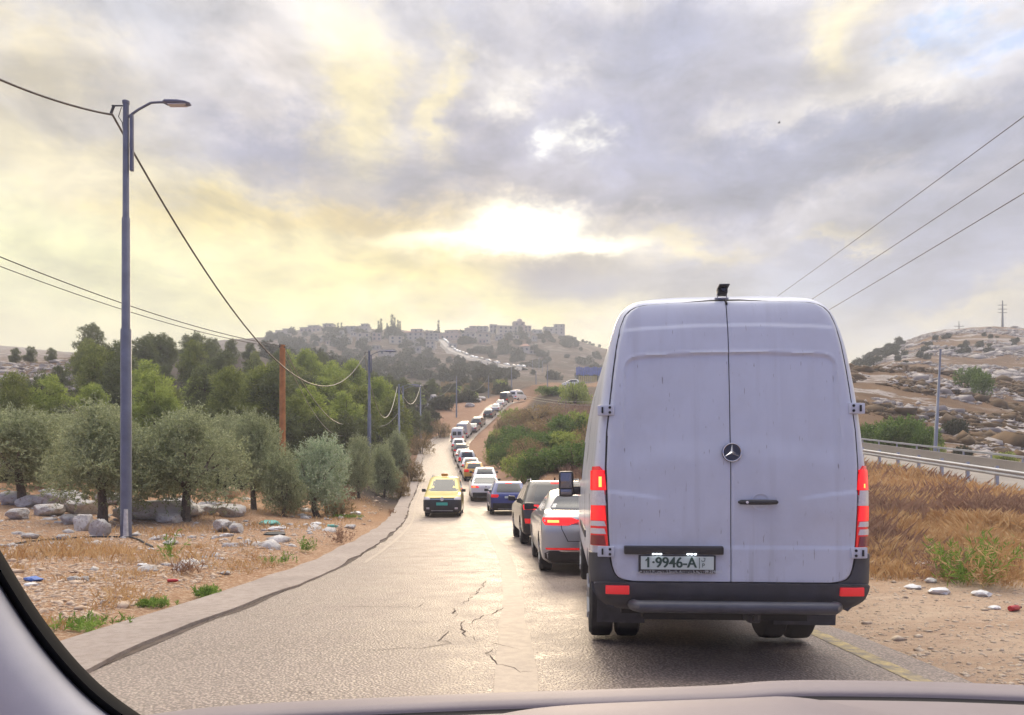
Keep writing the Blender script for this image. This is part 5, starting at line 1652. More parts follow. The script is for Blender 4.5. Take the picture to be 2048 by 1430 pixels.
# dark underside, axle, wheels, flaps
MB().box((0, 3.3, .44), (1.5, 5.8, .14)).tube([(-.75, 1.42, .34), (.75, 1.42, .34)], .06, 10).box((0, .55, .42), (1.2, .7, .12)).build('chassis', mat('chassis_black', (.012, .012, .014), .8), van, 30)
for x in (-.87, -.635, .635, .87):
    wheel(van, x, 1.42, .352, .205, abs(x) > .8, M_steel, 1 if x > 0 else -1)
for x in (-.86, .86):
    wheel(van, x, 5.55, .352, .22, True, M_steel, 1 if x > 0 else -1)
for x0, w_ in ((-.72, .40), (.80, .50)):
    G = np.array([[(x0 - w_ / 2 + w_ * j / 6, .86 + .03 * math.sin(j) * .3 + .05 * (1 - k / 6), .205 + .36 * k / 6) for j in range(7)] for k in range(7)])
    S = G.copy(); S[..., 1] += .012
    MB().grid(G, S).build('mud_flap', mat('flap_rubber', (.06, .06, .068), .8, var=.3, vscale=7), van, 40)
# side: mirrors, side door seam, rub strip
for sg in (-1, 1):
    z0 = 1.40
    mr_ = MB().box((sg * 1.185, 5.02, z0), (.205, .13, .36), (0, 0, sg * R(4)), .045)
    mr_.box((sg * 1.03, 5.05, z0 - .09), (.16, .08, .12), None, .02)
    mo = mr_.build('side_mirror', M_black, van, 40)
    MB().box((sg * 1.185, 4.948, z0 + .05), (.155, .012, .21), (0, 0, sg * R(4)), .004).build('mirror_glass', mat('mirror_glass', (.22, .22, .25), .1, .8), mo, 30)
    MB().box((sg * 1.185, 4.948, z0 - .112), (.155, .012, .075), (0, 0, sg * R(4)), .004).build('mirror_glass', mat('mirror_glass', (.22, .22, .25), .1, .8), mo, 30)
    HV.patch('side', [(.86, 1.95, 4.6), (.93, 1.95, 4.6)], .012, 9, 2, sg).build('rub_strip', M_bump, van, 40)
    HV.patch('side', [(.56, .72, .726), (1.3, .72, .726)], .002, 2, 3, sg).build('panel_seam', M_seal, van, 40)
    HV.patch('side', [(.56, 2.3, 2.312), (1.3, 2.3, 2.312), (2.3, 2.35, 2.362)], .002, 2, 3, sg).build('panel_seam', M_seal, van, 40)
    rows = []
    for k in range(9):
        z = 1.46 + .48 * k / 8
        yr, yf, w = HV.P(z)
        rows.append((z, 4.35, yf - .75))
    HV.patch('side', rows, .004, 5, 2, sg).build('side_window', M_glass, van, 60)
fw = HV.P(1.55)[2]
HV.patch('front', [(1.5, -.86, .86), (2.1, -.78, .78)], .005, 13).build('windscreen', M_glass, van, 60)
# reversing camera on the roof
rcx = (1456 - 1461) * .0036
zc = lambda py: EYE - (py - HY) / F * 5.6
cb = MB().box((rcx, .20, zc(583)), (.070, .07, .050), (R(-12), 0, 0), .007)
cb.box((rcx, .165, zc(577)), (.076, .11, .007), (R(-8), 0, 0))
rv = cb.build('roof_camera', M_black, van, 40)
bk_ = MB()
for s_ in (-.034, .034):
    bk_.tube([(rcx + s_, .21, 2.74), (rcx + s_, .20, zc(585))], .004, 6)
bk_.box((rcx, .24, 2.765), (.10, .06, .012))
bk_.build('bracket', M_steel, rv, 30)
MB().lathe([(.016, .155), (.016, .150), (.002, .148)], 'y', (rcx, 0, zc(581)), 14).build('lens', M_glass, rv)
MB().tube([(.0, .19, 2.745), (.003, .16, 2.725), (.004, .145, 2.705)], .008, 6).build('cable_grommet', M_seal, rv, 40)

# ================================================================ poles, lamps, cables
M_pole = mat('blue_grey_pole_paint', (.115, .125, .175), .5, .2, var=.18, vscale=2.5)
M_pole_far = mat('grey_pole_paint', (.20, .22, .27), .5, .2, var=.12, vscale=2)
M_wood = mat('orange_wood_pole', (.36, .15, .05), .8, var=.25, vscale=3, bump=.5, bscale=14)
M_cable = mat('cable_sheath', (.10, .085, .075), .55)
M_lampbody = mat('lamp_head_paint', (.12, .13, .20), .45, .3)


def lamp_pole(px, ybase, ytop, d, lab, arm=2.0, r=.105, box=True, m=None, zbase=None, group='lamp poles along the road', lean=0.0):
    x = (px - CX) / F * d
    z0 = gz(x, d) if zbase is None else zbase
    h = EYE - (ytop - HY) / F * d - z0
    root = tag(empty('lamp_pole', (x, d, z0), (0, R(lean), 0)), lab, 'lamp pole', group)
    m = m or M_pole
    mb = MB()
    mb.tube([(0, 0, -.4), (0, 0, h * .478), (0, 0, h * .482), (0, 0, h * .735), (0, 0, h * .738), (0, 0, h)], [r * 1.25, r * 1.18, r * .95, r * .90, r * .74, r * .66], 16)
    mb.build('pole', m, root, 40)
    MB().lathe([(r * .80, h - .01), (r * .82, h + .06), (r * .4, h + .09), (.005, h + .095)], 'z', (0, 0, 0), 14).build('cap', m, root, 40)
    if arm:
        a = MB()
        s = arm / 2.0
        a.tube([(r * .5, 0, h - .36), (.35 * s, -.0, h - .16), (.70 * s, 0, h + .02), (.95 * s, 0, h + .035), (1.15 * s, 0, h + .03)], .032, 8)
        a.build('arm', m, root, 50)
        hd = MB()
        P = []
        for t, w, up, dn in ((0, .07, .045, .02), (.08, .13, .075, .055), (.45, .15, .085, .06), (.70, .13, .05, .06), (.83, .06, .0, .055)):
            P.append([(1.05 * s + t * s * .92, w * math.cos(q), h + .03 - t * .04 + (up if math.sin(q) > 0 else dn) * math.sin(q)) for q in np.linspace(0, 2 * math.pi, 17)])
        hd.grid(P)
        hd.add([p for p in P[0][:-1]], [tuple(range(16))]); hd.add([p for p in P[-1][:-1]], [tuple(range(16))])
        lh = hd.build('lamp_head', M_lampbody, root, 50)
        MB().box((1.45 * s, 0, h - .045), (.5 * s, .18, .02)).build('lens', M_clear, lh, 30)
    if box:
        MB().box((r + .04, 0, h - 1.05), (.085, .09, 1.5), None, .01).build('cable_box', m, root, 30)
        b = MB().box((-.22, 0, h - .06), (.32, .03, .03)).box((-.36, 0, h - .16), (.05, .05, .24), (0, R(20), 0))
        b.tube([(-.12, 0, h - .1), (-.2, 0, h - .35), (-.1, 0, h - .5), (-.05, 0, h - .9)], .012, 5)
        b.build('cable_bracket', M_black, root, 30)
    return root, Vector((x, d, z0 + h))


lp1, t1 = lamp_pole(252, 1075, 207, 20.0, 'tall blue grey lamp pole nearest the camera, scraped white at its foot', 1.9, .115)
MB().tube([(.05, -.115, .02), (.055, -.112, .75)], [.07, .05], 10).build('bare_patch', mat('scraped_paint', (.45, .45, .46), .7, var=.25, vscale=8), lp1)
lp2, t2 = lamp_pole(738.5, 930, 703, 65, 'second blue grey lamp pole rising out of the olive row', 2.6, .14)
poles = [
    (798, 770, 85, 'left one of two close pale poles beyond the olive row', 2.6), (806, 773, 90, 'right one of two close pale poles beyond the olive row', 2.6), (841, 770, 122, 'pale pole at the wood edge before the bend', 0), (913, 753, 150, 'pale pole above the bend, between wood and road', 0),
    (977, 752, 190, 'slim pale pole beyond the rock outcrop', 0), (1023, 735, 205, 'slim pale pole at the brow of the road', 0), (1095, 730, 215, 'slim pole above the row of parked cars', 0), (1072, 742, 232, 'slim leaning pole behind the brow', 0)]
tops = []
for (px, yt, d, lab, arm) in poles:
    o, t = lamp_pole(px, 0, yt, d, lab, arm, .13, False, M_pole_far)
    tops.append(t)
lpr, tr_ = lamp_pole(1868, 900, 700, 47, 'thin pale lamp post leaning right behind the guardrail', 0, .09, False, M_pole_far, lean=3.0)


def wood_pole(px, ytop, d, lab, r=.15, m=None):
    x = (px - CX) / F * d; z0 = gz(x, d)
    h = EYE - (ytop - HY) / F * d - z0
    root = tag(empty('utility_pole', (x, d, z0)), lab, 'utility pole')
    MB().tube([(0, 0, -.4), (0, 0, h * .5), (0, 0, h)], [r * 1.1, r, r * .93], 14).build('pole', m or M_wood, root, 50)
    MB().box((0, -.05, h - .12), (.3, .1, .06)).tube([(-.1, -.1, h - .1), (-.1, -.1, h + .04)], .03, 6).build('insulator', M_black, root, 40)
    return root, Vector((x, d, z0 + h))


wp1, w1 = wood_pole(565, 690, 38, 'thick orange brown wooden pole standing among the olives')
wp2, w2 = wood_pole(723, 820, 84, 'short weathered grey post left of the second lamp pole', .16, mat('grey_post', (.20, .18, .15), .8, var=.2))


def cable(a, b, sag, lab, r=.022, n=40, group='overhead cables', m=None):
    a, b = Vector(a), Vector(b)
    pts = [a.lerp(b, k / n) - Vector((0, 0, sag * 4 * (k / n) * (1 - k / n))) for k in range(n + 1)]
    o = MB().tube(pts, r, 6).build('cable', m or M_cable, None, 60)
    return tag(o, lab, 'cable', group)


M_cable_lt = mat('pale_cable_sheath', (.42, .38, .30), .5)
k1 = t1 + Vector((-.36, 0, -.3)); k2 = t2 + Vector((-.4, 0, -.3))
cable(W(-330, -20, 14), k1, .35, 'thick cable from the top left corner to the near lamp pole', .028)
cable(k1, k2, 4.7, 'thick sagging cable between the two nearest lamp poles', .032)
cable(Vector((-17.5, 12, 9.4)), w1 + Vector((0, 0, -.05)), .9, 'upper one of two thin wires reaching the orange wooden pole', .018)
cable(Vector((-17.5, 12, 9.0)), w1 + Vector((0, 0, -.15)), .9, 'lower one of two thin wires reaching the orange wooden pole', .014)
cable(w1, w2 + Vector((0, 0, -.1)), 2.6, 'upper sagging wire from the orange wooden pole to the short grey post', .026, m=M_cable_lt)
cable(w1 + Vector((0, 0, -.3)), w2 + Vector((0, 0, -.3)), 3.4, 'lower sagging wire from the orange wooden pole to the short grey post', .020, m=M_cable_lt)
cable(k2, tops[0] + Vector((-.2, 0, -.2)), 4.4, 'sagging cable from the second lamp pole to the pair of poles', .035, m=M_cable_lt)
cable(w2 + Vector((0, 0, -.3)), tops[0] + Vector((0, 0, -3.0)), 1.6, 'low cable from the short grey post to the pair of poles', .035, m=M_cable_lt)
cable(tops[0], tops[2], 2.6, 'cable from the pair of poles to the wood edge pole', .035, m=M_cable_lt)
cable(tops[2], tops[3], 2.8, 'cable sagging from the wood edge pole to the pole above the bend', .035)
cable(tops[3], tops[4], 3.2, 'cable sagging from the pole above the bend to the pole by the rocks', .035)
cable(tops[4], tops[5], 2.2, 'cable sagging to the pole at the brow of the road', .035)
cable(W(1052, 792, 120), W(1330, 790, 90), .9, 'upper pale cable crossing the bank behind the white van', .03, m=M_cable_lt)
cable(W(1052, 796, 120), W(1330, 800, 90), .9, 'lower pale cable crossing the bank behind the white van', .03, m=M_cable_lt)
cable(W(2300, 47, 18), W(1400, 698, 110), .25, 'highest of three wires running down to the white van roof', .015)
cable(W(2300, 152, 18), W(1400, 737, 110), .25, 'middle one of three wires running down to the white van roof', .015)
cable(W(2300, 234, 18), W(1400, 765, 110), .25, 'lowest of three wires running down to the white van roof', .015)

# ---- pylons on the rocky hill
M_pyl = mat('pylon_steel', (.13, .14, .16), .6, .3)
for (px, ytop, yb, d, w_, arms, lab) in ((2005, 601, 657, 348, .55, (.58, .70, .84), 'tall dark monopole pylon with three cross arms on the rocky hill'), (1918, 642, 660, 362, .30, (.55,), 'small distant pylon with one cross arm on the rocky hill')):
    x = (px - CX) / F * d; z0 = gz(x, d) - .5
    h = EYE - (ytop - HY) / F * d - z0
    ro = tag(empty('pylon', (x, d, z0)), lab, 'pylon')
    MB().tube([(0, 0, 0), (0, 0, h)], [w_, w_ * .4], 8).build('mast', M_pyl, ro)
    for a in arms:
        MB().box((0, 0, h * a), (4.6 if len(arms) == 1 else 4.2, .25, .22)).build('cross_arm', M_pyl, ro)

# ---- raised road with guardrail
A, B = RAMP_A, RAMP_B
L_ = (B - A).length
tdir = (B - A).normalized()
nrm = Vector((-tdir.y, tdir.x, 0)).normalized()
if nrm.x < 0: nrm = -nrm
gr = tag(empty('guardrail', A, (0, 0, 0)), 'galvanised guardrail on posts along the near side of the raised road', 'guardrail')
M_gal = mat('guardrail_zinc', (.42, .43, .46), .45, .6, var=.12, vscale=1.5)


def wbeam(off, dz, parent, name):
    prof = [(-.0, .155), (.05, .12), (.05, .06), (0, .0), (.05, -.06), (.05, -.12), (.0, -.155)]
    rows = []
    for k in range(31):
        p = tdir * (L_ * k / 30) + nrm * off + Vector((0, 0, dz))
        rows.append([tuple(p - nrm * a + Vector((0, 0, b))) for a, b in prof])
    P = np.array(rows); S = P + np.array([nrm.x, nrm.y, 0]) * .02
    return MB().grid(P, S).build(name, M_gal, parent, 60)


wbeam(0, -.16, gr, 'rail')
for k in range(int(L_ / 2.1)):
    p = tdir * (1.0 + k * 2.1) + nrm * .13
    MB().box(p + Vector((0, 0, -.50)), (.10, .14, 1.15), (0, 0, math.atan2(tdir.y, tdir.x))).build('post', M_gal, gr, 30)
    MB().box(tdir * (1.0 + k * 2.1) + nrm * .06 + Vector((0, 0, -.16)), (.22, .09, .24), (0, 0, math.atan2(tdir.y, tdir.x))).build('spacer', M_gal, gr, 30)
M_conc = mat('pale_concrete', (.25, .22, .19), .85, var=.12, vscale=.6, bump=.2, bscale=5)
rows = []
for k in range(31):
    p = A + tdir * (L_ * k / 30) + Vector((0, 0, -.72))
    rows.append([tuple(p + nrm * a + Vector((0, 0, b))) for a, b in ((-.55, -.9), (-.5, -.06), (0, 0), (2.0, .02), (4.0, .05), (4.0, -.9))])
o = MB().grid(rows).build('ramp_road', M_conc, None, 30)
tag(o, kind='structure')
wl = tag(empty('barrier_wall', A + nrm * 3.8 + Vector((0, 0, -.7)), (0, 0, 0)), 'low pale concrete barrier along the far side of the raised road', 'barrier')
rows = []
for k in range(31):
    p = tdir * (L_ * 1.1 * k / 30)
    rows.append([tuple(p + nrm * a + Vector((0, 0, b))) for a, b in ((-.2, 0), (-.12, .2), (-.08, .60), (.12, .60), (.3, -1.2))])
MB().grid(rows).build('wall', M_conc, wl, 30)
rows = [[tuple(tdir * (L_ * 1.1 * k / 30) + nrm * a + Vector((0, 0, b))) for a, b in ((-.05, .80), (-.05, .90), (.05, .90), (.05, .80))] for k in range(31)]
MB().grid(rows).build('top_rail', M_gal, wl, 30)
for k in range(int(L_ / 2.4)):
    MB().box(tdir * (1 + k * 2.4) + Vector((0, 0, .72)), (.07, .07, .26)).build('rail_post', M_gal, wl, 30)

# ================================================================ boulders and stones
def rock_mesh(seed, sub=3, rough=.35, flat=.75):
    bm = bmesh.new()
    bmesh.ops.create_icosphere(bm, subdivisions=sub, radius=1)
    r = np.random.default_rng(seed)
    planes = [(Vector(unit(r.normal(size=(1, 3)))[0]), r.uniform(.55, .9)) for _ in range(9)]
    from mathutils import noise as mn
    for v in bm.verts:
        p = v.co.copy()
        for n_, dd in planes:
            q = p.dot(n_)
            if q > dd: p -= n_ * (q - dd) * .92
        nn = mn.fractal(p * 1.6 + Vector((seed, 0, 0)), .8, 2.1, 4)
        p *= 1 + rough * .35 * nn
        p.z *= flat
        v.co = p
    me = bpy.data.meshes.new('boulder')
    bm.to_mesh(me); bm.free()
    me.shade_smooth(); me.set_sharp_from_angle(angle=R(38))
    return me


g = NT('limestone')
cl = g.mix(g.noise(1.6, 7, .65), (.50, .47, .45), (.74, .71, .68))
cl = g.mix(g.noise(5, 6, .7, lo=.52, hi=.7), cl, (.30, .20, .13))
g.bump(g.noise(7, 7, .7), .7, .08)
M_lime = g.out(cl, .9, .2)
g = NT('ochre_stone')
cl = g.mix(g.noise(2, 7, .65), (.42, .27, .16), (.56, .42, .29))
g.bump(g.noise(8, 7, .7), .6, .06)
M_ochre = g.out(cl, .9, .2)
RK = [rock_mesh(s, 4, .4, .72) for s in range(6)]
RKo = [rock_mesh(40, 4, .5, .8)]
for m_ in RK: m_.materials.append(M_lime)
RKo[0].materials.append(M_ochre)
G_BO = 'limestone boulders of the left verge'


def boulder(px, py, wpx, hpx, v, lab, d0=14, ochre=False, on=None):
    p = locate(px, py, d0)
    s = wpx / F * p.y / 2 * 1.12
    h = 1.15 * hpx / F * p.y / 2 / .72
    o = bpy.data.objects.new('boulder', RKo[0] if ochre else RK[v % 6]); C.objects.link(o)
    o.location = p + Vector((0, s * .5, h * .52 + (on or 0)))
    o.scale = (s * 1.1, s * .95, h * 1.1)
    o.rotation_euler = (0, 0, v * 1.3)
    return tag(o, lab, 'boulder', G_BO)


for k, (px, py, w_, h_, lab) in enumerate([
    (452, 1034, 58, 30, 'large rounded pale boulder right of the round olive trunk'), (295, 1040, 150, 40, 'broad grey rock outcrop behind the near lamp pole'), (20, 1010, 60, 30, 'pale boulder at the left edge of the photo'), (55, 1014, 50, 26, 'second pale boulder from the left edge'),
    (88, 1032, 56, 26, 'smooth white boulder low in the left rock heap'), (110, 1018, 90, 36, 'wide grey boulder at the back of the left rock heap'), (155, 1030, 70, 40, 'grey sloping boulder under the broad leaning olive tree'), (160, 1062, 40, 34, 'pale angular boulder left of the near lamp pole'),
    (192, 1074, 36, 38, 'upright square pale boulder closest to the near lamp pole'), (335, 1046, 50, 20, 'flat pale rock beside the round olive trunk'), (395, 1030, 52, 22, 'pale low rock between the round olive trunk and the large boulder'), (440, 1064, 42, 24, 'ochre tinted rock below the large rounded boulder'),
    (415, 1020, 40, 20, 'grey stone behind the large rounded boulder'), (470, 1066, 26, 20, 'small pale rock right of the ochre tinted rock'), (700, 1058, 24, 9, 'flat stone on the verge by the bright green patch'), (145, 1164, 22, 12, 'pale stone in the dirt near the blue litter'), (168, 1164, 14, 12, 'dark grey stone beside the pale stone in the dirt'),
    (207, 1212, 16, 10, 'lone white stone in the dirt above the pavement'), (450, 1150, 18, 8, 'pale stone in the dirt above the pavement bend'), (395, 1192, 16, 12, 'stone leaning on the vivid green tuft'), (340, 1090, 26, 10, 'flat stone right of the near lamp pole foot'), (120, 1080, 28, 12, 'pale flat stone before the rock heap'),
    (60, 1078, 30, 12, 'pale stone at the left end of the black hose'), (30, 1040, 44, 22, 'rounded pale rock in the front of the left rock heap'), (130, 1048, 34, 22, 'small pale rock between the grey sloping boulder and the smooth white boulder'), (215, 1010, 60, 26, 'grey rock behind the trunk of the broad leaning olive tree'), (350, 1020, 70, 26, 'grey rock ledge behind the round olive trunk')]):
    boulder(px, py, w_, h_, k, lab, 6)
boulder(456, 1006, 30, 20, 3, 'orange brown boulder perched above the large rounded boulder', 14, True, .25)
for k, (px, py, w_, h_, lab) in enumerate([(948, 805, 26, 12, 'largest pale rock in the outcrop left of the far road'), (938, 815, 20, 9, 'lower pale rock in the outcrop left of the far road'), (962, 800, 18, 8, 'right pale rock in the outcrop left of the far road'), (862, 815, 16, 14, 'pale rock face in the wood beside the wood edge pole'), (866, 800, 14, 12, 'upper pale rock in the wood beside the wood edge pole'), (868, 842, 16, 6, 'pale rock on the bank above the bend')]):
    boulder(px, py, w_, h_, k, lab, 90)


def pebbles(name, pts, size, seed, m, flat=.6):
    r = np.random.default_rng(seed)
    bm = bmesh.new(); bmesh.ops.create_icosphere(bm, subdivisions=1, radius=1)
    bv = np.array([v.co[:] for v in bm.verts]); bf = np.array([[v.index for v in f.verts] for f in bm.faces]); bm.free()
    n = len(pts); nv = len(bv)
    s = size * np.exp(.55 * r.normal(size=n))
    jit = bv[None] * (1 + .35 * r.normal(size=(n, nv, 1)).clip(-1, 1))
    sc = np.stack([s * r.uniform(.7, 1.4, n), s * r.uniform(.7, 1.4, n), s * flat], 1)
    a = r.random(n) * 6.28
    V = jit * sc[:, None, :]
    x = V[..., 0] * np.cos(a)[:, None] - V[..., 1] * np.sin(a)[:, None]; y = V[..., 0] * np.sin(a)[:, None] + V[..., 1] * np.cos(a)[:, None]
    V = np.stack([x, y, V[..., 2]], -1) + pts[:, None, :]
    Q = (bf[None] + (np.arange(n) * nv)[:, None, None]).reshape(-1, 3)
    o = link(name, arr_mesh(name, V.reshape(-1, 3), Q), m, None, 0)
    return tag(o, None, None, None, 'stuff')


M_peb = mat('tan_gravel', (.34, .23, .15), .95, var_col=(.60, .48, .37), vscale=9)
M_peb2 = mat('grey_tan_gravel', (.32, .245, .18), .95, var_col=(.58, .48, .37), vscale=11)
P = scatter(42000, -.95, -.12, 5.2, 26, lambda x, y, r: (lateral(x, y) < -4.55 - .35 * fbm(x, y, 8)), 21, True)
pebbles('gravel', P, .015, 22, M_peb)
P = scatter(1500, -.95, -.15, 12, 34, lambda x, y, r: (lateral(x, y) < -5) & (r < clump(x, y, 2, 90)), 23, True)
pebbles('stones', P, .075, 24, M_lime)
P = scatter(9000, .30, .95, 4.4, 12, lambda x, y, r: lateral(x, y) > 3.36 + .1 * fbm(x, y, 8), 25, True)
pebbles('gravel', P, .009, 26, M_peb2)
P = scatter(3500, -.2, .2, 20, 120, lambda x, y, r: (np.abs(lateral(x, y)) > 4.6) & (np.abs(lateral(x, y)) < 9), 27, True)
pebbles('gravel', P, .05, 28, M_peb)
# white rock ledges of the right slope
P = scatter(11000, .44, .72, 58, 140, lambda x, y, r: r < ramp01(.02, .22, fbm(x / 14, y / 9, 95, 4)), 29, True)
M_ledge = mat('ledge_stone', (.26, .225, .20), .95, var_col=(.47, .42, .38), vscale=.5)
pebbles('rock_ledges', P, .24, 30, M_ledge, .5)
P = scatter(12000, .44, .72, 190, 352, lambda x, y, r: r < ramp01(-.02, .22, fbm(x / 26, y / 16, 97, 4)), 31, True)
pebbles('rock_ledges', P, .46, 32, M_ledge, .45)
P = scatter(1500, -.72, -.52, 95, 132, lambda x, y, r: r < .8, 33, True)
pebbles('rock_ledges', P, .28, 34, M_ledge, .4)
P = scatter(18000, .22, .72, 56, 142, lambda x, y, r: r < ramp01(-.15, .2, fbm(x / 8, y / 8, 99, 4)), 35, True)
pebbles('low_shrubs', P, .30, 36, M_sc := mat('dry_shrub', (.06, .04, .022), .95, var_col=(.15, .09, .04), vscale=.7), .6)

# ================================================================ litter
M_teal = mat('teal_plastic', (.10, .38, .32), .4)
M_bagw = mat('white_plastic', (.62, .62, .62), .45, var=.1, vscale=20)
M_blue = mat('blue_plastic', (.08, .16, .45), .4)
M_card = mat('cardboard', (.48, .36, .22), .8, var=.15, vscale=10)
M_can = mat('red_can', (.40, .03, .04), .35, .3)


def crumple(px, py, s, m, name, lab, seed, flat=.4, d0=5):
    p = locate(px, py, d0)
    r = np.random.default_rng(seed)
    bm = bmesh.new(); bmesh.ops.create_icosphere(bm, subdivisions=2, radius=1)
    for v in bm.verts:
        v.co *= 1 + .45 * (r.random() - .5)
        v.co.z *= flat
    me = bpy.data.meshes.new(name); bm.to_mesh(me); bm.free()
    o = link(name, me, m, None, 0)
    o.location = p + Vector((0, 0, s * flat * .6)); o.scale = (s * 1.3, s, s)
    return tag(o, lab, name.replace('_', ' '), 'litter on the verges')


def bottle(px, py, m, lab, rz, capm, name='plastic_bottle', s=1.0, d0=5):
    p = locate(px, py, d0)
    root = empty(name, p + Vector((0, 0, .04 * s)), (0, R(90), rz)); root.scale = (s,) * 3
    tag(root, lab, name.replace('_', ' '), 'litter on the verges')
    MB().lathe([(.03, 0), (.036, .01), (.034, .06), (.036, .10), (.035, .16), (.014, .205), (.013, .22)], 'z', (0, 0, 0), 14).build('bottle_body', m, root, 50)
    MB().lathe([(.015, .218), (.015, .238)], 'z', (0, 0, 0), 12).build('bottle_cap', capm, root, 40)


for k, (px, py, s, m, nm, lab, fl) in enumerate([
    (538, 1050, .30, M_teal, 'plastic_bag', 'torn teal plastic bag on the left verge', .35), (552, 1060, .20, M_bagw, 'plastic_bag', 'white plastic bag below the torn teal bag', .35), (548, 1070, .25, M_black, 'rubbish_bag', 'flat black rubbish bag below the torn teal bag', .25), (632, 1050, .16, M_bagw, 'plastic_bag', 'white plastic bag under the pale silvery olive tree', .4),
    (712, 1028, .2, M_bagw, 'plastic_bag', 'white plastic bag behind the bright green grass patch', .4), (436, 1060, .16, M_bagw, 'plastic_bag', 'white wrapper against the ochre tinted rock', .4), (66, 1162, .09, M_blue, 'plastic_bag', 'crumpled blue plastic bag near the windscreen pillar', .5), (62, 1172, .07, M_bagw, 'paper_scrap', 'white scrap under the blue plastic bag', .4),
    (284, 1132, .07, M_bagw, 'paper_scrap', 'pale blue white scrap on the dirt right of the near lamp pole', .4), (302, 1100, .06, M_bagw, 'paper_scrap', 'small white scrap at the end of the black hose', .5), (1750, 1142, .17, M_card, 'cardboard_piece', 'crumpled piece of cardboard beside the white van bumper', .55),
    (1846, 1142, .12, M_bagw, 'plastic_bag', 'translucent bag caught in the weeds beside the grass', .8), (1826, 1178, .08, M_bagw, 'plastic_bag', 'left white bag on the gravel edge at the right', .5), (1878, 1188, .10, M_bagw, 'plastic_bag', 'wide white bag on the gravel edge at the right', .5), (1862, 1166, .06, M_bagw, 'paper_scrap', 'round white scrap just above the wide white bag', .7),
    (1962, 1192, .09, M_bagw, 'plastic_bag', 'pinkish white bag under the tall feathery weed', .5), (1988, 1218, .05, M_bagw, 'paper_scrap', 'tiny white scrap left of the fallen can', .5), (820, 975, .12, M_bagw, 'paper_scrap', 'white scrap on the bank behind the taxi', .4), (1705, 1294, .05, M_card, 'cardboard_piece', 'flat tan piece lying on the yellow line', .25)]):
    crumple(px, py, s, m, nm, lab, k + 3, fl)
bottle(2020, 1224, M_can, 'fallen dark red can on the gravel at the right edge', .5, M_black, 'drink_can', .9)
bottle(335, 1166, M_can, 'small red bottle lying on the dirt left of the vivid tuft', .2, M_bagw, s=.7)
bottle(655, 1056, M_teal, 'green bottle lying under the pale silvery olive tree', .1, M_bagw, s=1.6)
# black hose on the verge
pts = [locate(px, py, 8) + Vector((0, 0, .03)) for px, py in ((20, 1092), (60, 1085), (120, 1080), (180, 1076), (230, 1076), (262, 1077), (278, 1082), (292, 1090), (306, 1097))]
tag(MB().tube(pts, .022, 6).build('hose', M_black, None, 60), 'black hose lying along the dirt past the near lamp pole', 'hose')
# bird
bp = W(1558, 246, 60)
bd = MB()
bd.tube([bp + Vector((-.11, 0, 0)), bp + Vector((-.05, 0, .01)), bp + Vector((.05, 0, .01)), bp + Vector((.12, 0, .02))], [.012, .045, .04, .008], 8)
for s_ in (-1, 1):
    bd.add([bp + Vector((-.03, 0, .02)), bp + Vector((.05, 0, .02)), bp + Vector((.0, s_ * .22, .08)), bp + Vector((-.03, s_ * .2, .07)), bp + Vector((0, s_ * .1, .055))], [(0, 1, 4), (1, 2, 4), (2, 3, 4), (3, 0, 4)])
tag(bd.build('bird', mat('bird_grey', (.06, .06, .07), .8), None, 50), 'small dark bird flying alone in the clouds above the white van', 'bird')

# ================================================================ village on the hill
M_stone = [mat('house_stone_%s' % n_, c_, .9, var=.08, vscale=.2) for n_, c_ in (('pale', (.38, .34, .31)), ('pink', (.38, .29, .26)), ('grey', (.29, .275, .27)), ('cream', (.43, .37, .30)))]
M_win = mat('house_window', (.07, .07, .08), .3)
M_roof = mat('house_roof', (.34, .29, .26), .9)
M_tile = mat('red_roof_tiles', (.34, .17, .12), .85)


